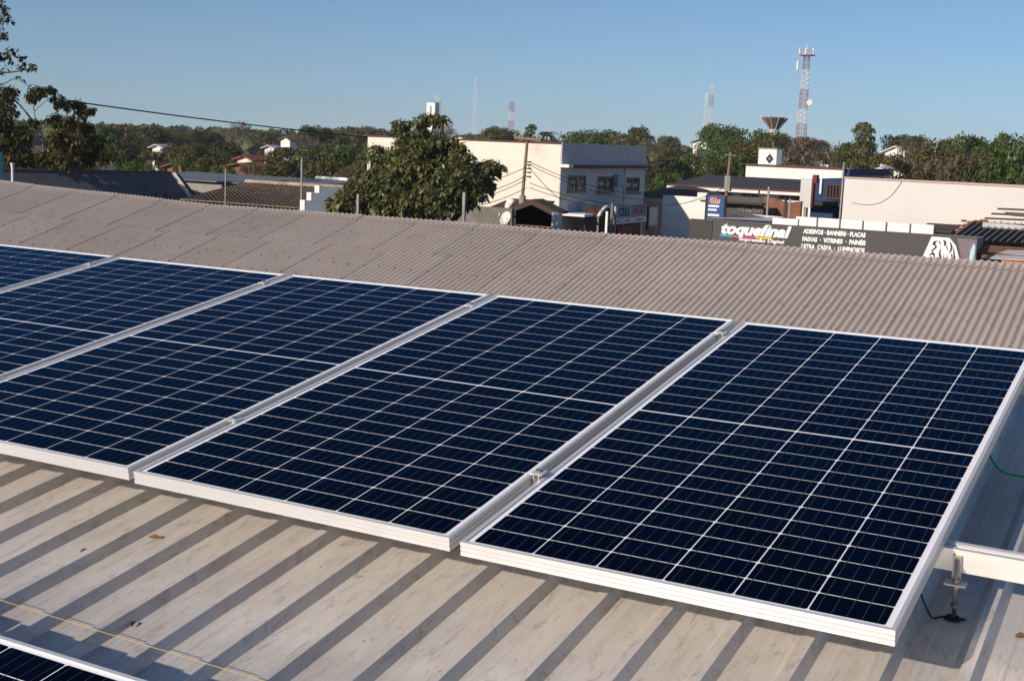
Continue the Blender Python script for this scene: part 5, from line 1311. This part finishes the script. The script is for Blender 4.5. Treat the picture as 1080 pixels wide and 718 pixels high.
house(184, 173, 20, 5, 112, 'brick', 'tile_red', 'red roofed house just above the slanted white wall edge')
house(740, 147, 18, 7, 200, 'cream', 'tile', 'cream hilltop house below the twin masts')
house(944, 155, 22, 13, 150, 'white', 'cream', 'white house right of the layered tree')
house(926, 174, 18, 6, 110, 'cream', 'white', 'small cream house low behind the warehouse left corner')
house(850, 173, 12, 8, 120, 'white', 'fibre_dark', 'small white gable behind the white hall roof')
house(483, 143, 14, 6, 200, 'cream', 'tile', 'pinkish far house left of the pole above the cream wall')
house(870, 159, 9, 5, 240, 'white', 'tile', 'small pale house among the brown trees at right')

# ------------------------------------------------------------------ towers on the skyline
def lattice(px0, py0, px1, py1, D, wb, wt, nseg, label, mats_, thick, plat=False):
    t = atd(px1, py1, D); b0 = atd(px0, py0, D); d = (t-b0)/(t.z-b0.z)*0 + Vector((0, 0, 1)); base = Vector((t.x, t.y, GZ)); Ht = t.z-GZ
    r = empty('lattice_tower', base, None, label, 'tower')
    parts = {}
    for i in range(nseg):
        z0, z1 = Ht*i/nseg, Ht*(i+1)/nseg; w0, w1 = wb+(wt-wb)*i/nseg, wb+(wt-wb)*(i+1)/nseg
        q = int(i*7/nseg); m = mats_[q % 2] if len(mats_) > 1 else mats_[0]; b = parts.setdefault((q, m), MB())
        c0 = [base + Vector((sx*w0/2, sy*w0/2, z0)) for sx, sy in ((-1, -1), (1, -1), (1, 1), (-1, 1))]; c1 = [base + Vector((sx*w1/2, sy*w1/2, z1)) for sx, sy in ((-1, -1), (1, -1), (1, 1), (-1, 1))]
        for k in range(4):
            b.tube([c0[k], c1[k]], thick, 4, cap=False); b.tube([c0[k], c1[(k+1) % 4]], thick*.55, 3, cap=False); b.tube([c1[k], c1[(k+1) % 4]], thick*.55, 3, cap=False); b.tube([c0[(k+1) % 4], c1[k]], thick*.55, 3, cap=False)
    for (q, m), b in parts.items(): b.build('frame_section', M[m], r)
    return r, t
D = 300.0
lt, top = lattice(843, 145, 851, 58, D, 2.5, 1.1, 26, 'tall red and white lattice mast with a top platform of antennas', ('towerred', 'towerwhite'), .06)
w = 1.5
b = MB(); b.box(top.x-w, top.x+w, top.y-w, top.y+w, top.z-.2, top.z+.15); b.box(top.x-w, top.x+w, top.y-w, top.y-w+.1, top.z+.9, top.z+1.05); b.build('platform', M['towerred'], lt)
for (dx, dy) in ((-1.6, -.6), (1.6, -.6), (.1, -1.6)): MB().box(top.x+dx-.13, top.x+dx+.13, top.y+dy-.1, top.y+dy+.1, top.z-.1, top.z+1.5).build('antenna_panel', M['towerwhite'], lt)
MB().tube([(top.x, top.y, top.z), (top.x, top.y, top.z+2.6)], .07, 5).build('lightning_rod', M['towerwhite'], lt)
q = top + Vector((1.9, -1.4, -11)); MB().tube([q, q + Vector((.1, -.5, 0))], [.75, .7], 12).build('dish', M['towerwhite'], lt)
q = top + Vector((-1.5, -1.4, -2.5)); MB().box(q.x-.3, q.x+.1, q.y-.2, q.y+.2, q.z-1, q.z+1).build('antenna_panel', M['towerwhite'], lt)
lattice(746.5, 145, 751.5, 88, 320, 1.0, .7, 24, 'slim pale mast on the left of the funnel water tower', ('towerwhite', 'towerred'), .028)
lattice(743, 145, 745.5, 98, 340, .8, .5, 20, 'very thin mast just left of the slim pale mast', ('towerwhite',), .03)
lattice(499.5, 140, 502, 82, 360, 1.0, .6, 20, 'thin faint mast above the cream wall left of the utility pole', ('towerwhite',), .025)
lattice(537, 145, 540, 108, 340, 1.5, .9, 14, 'short red and white mast right behind the cream wall', ('towerred', 'towerwhite'), .045)
lattice(461, 125, 461.5, 100, 210, .9, .7, 12, 'short striped mast touching the white slab tower', ('towerwhite', 'towerred'), .03)
# white slab tower
D = 190; t = atd(454.5, 108.5, D); k = D/F; w = 10.5*k
r = empty('white_slab_tower', (t.x, t.y, GZ), None, 'narrow white concrete water tower above the big leafy tree', 'water tower')
MB().box(t.x-w/2, t.x+w/2, t.y, t.y+w*.8, t.z-2.6, t.z).build('tank', M['white'], r)
MB().box(t.x-w*.38, t.x+w*.38, t.y+.1, t.y+w*.75, GZ, t.z-2.603).build('shaft', M['white'], r)
MB().box(t.x-.15, t.x+.15, t.y-.03, t.y-.003, t.z-2.2, t.z-.5).build('ladder', M['concrete'], r)
# funnel water tower
D = 280; t = atd(817, 123.5, D); k = D/F
r = empty('funnel_water_tower', (t.x, t.y, GZ), None, 'brown funnel shaped water tower with white ribs on a thin stem', 'water tower')
R_ = 13.5*k; n = 40; hb = 16*k
v = [(t.x, t.y, t.z-.2)]; 
b = MB(); ring = lambda rr, z: [(t.x+rr*math.cos(2*math.pi*i/n), t.y+rr*math.sin(2*math.pi*i/n), z) for i in range(n)]
b.add(ring(1.0, t.z-hb*.8) + ring(R_, t.z-.35) + ring(R_, t.z-.1) + [(t.x, t.y, t.z)], [(i, (i+1) % n, n+(i+1) % n, n+i) for i in range(n)] + [(n+i, n+(i+1) % n, 2*n+(i+1) % n, 2*n+i) for i in range(n)] + [(2*n+i, 2*n+(i+1) % n, 3*n) for i in range(n)])
b.build('bowl', M['tank'], r)
for i in range(10):
    a = 2*math.pi*(i+.5)/10; c, s = math.cos(a), math.sin(a)
    rb_ = MB().tube([(t.x+c*1.05, t.y+s*1.05, t.z-hb*.8-.1), (t.x+c*(R_+.1), t.y+s*(R_+.1), t.z-.3), (t.x+c*(R_+.9), t.y+s*(R_+.9), t.z+.25)], [.06, .07, .08], 5); rb_.build('rib', M['towerwhite'], r)
MB().tube([(t.x, t.y, GZ), (t.x, t.y, t.z-hb*.8)], 1.05, 14).build('stem', M['towerwhite'], r, smooth=True)

# ------------------------------------------------------------------ thin summer haze
def haze(density):
    b = MB().box(-1500, 1500, -60, 2200, GZ-1, 55); m = bpy.data.materials.new('haze_air'); m.use_nodes = True; nt = m.node_tree
    for n in list(nt.nodes):
        if n.type != 'OUTPUT_MATERIAL': nt.nodes.remove(n)
    v = nt.nodes.new('ShaderNodeVolumePrincipled'); v.inputs['Color'].default_value = (.80, .87, .95, 1); v.inputs['Density'].default_value = density
    nt.links.new(v.outputs[0], nt.nodes['Material Output'].inputs['Volume'])
    tag(b.build('haze', m), kind='stuff')
haze(.0002)
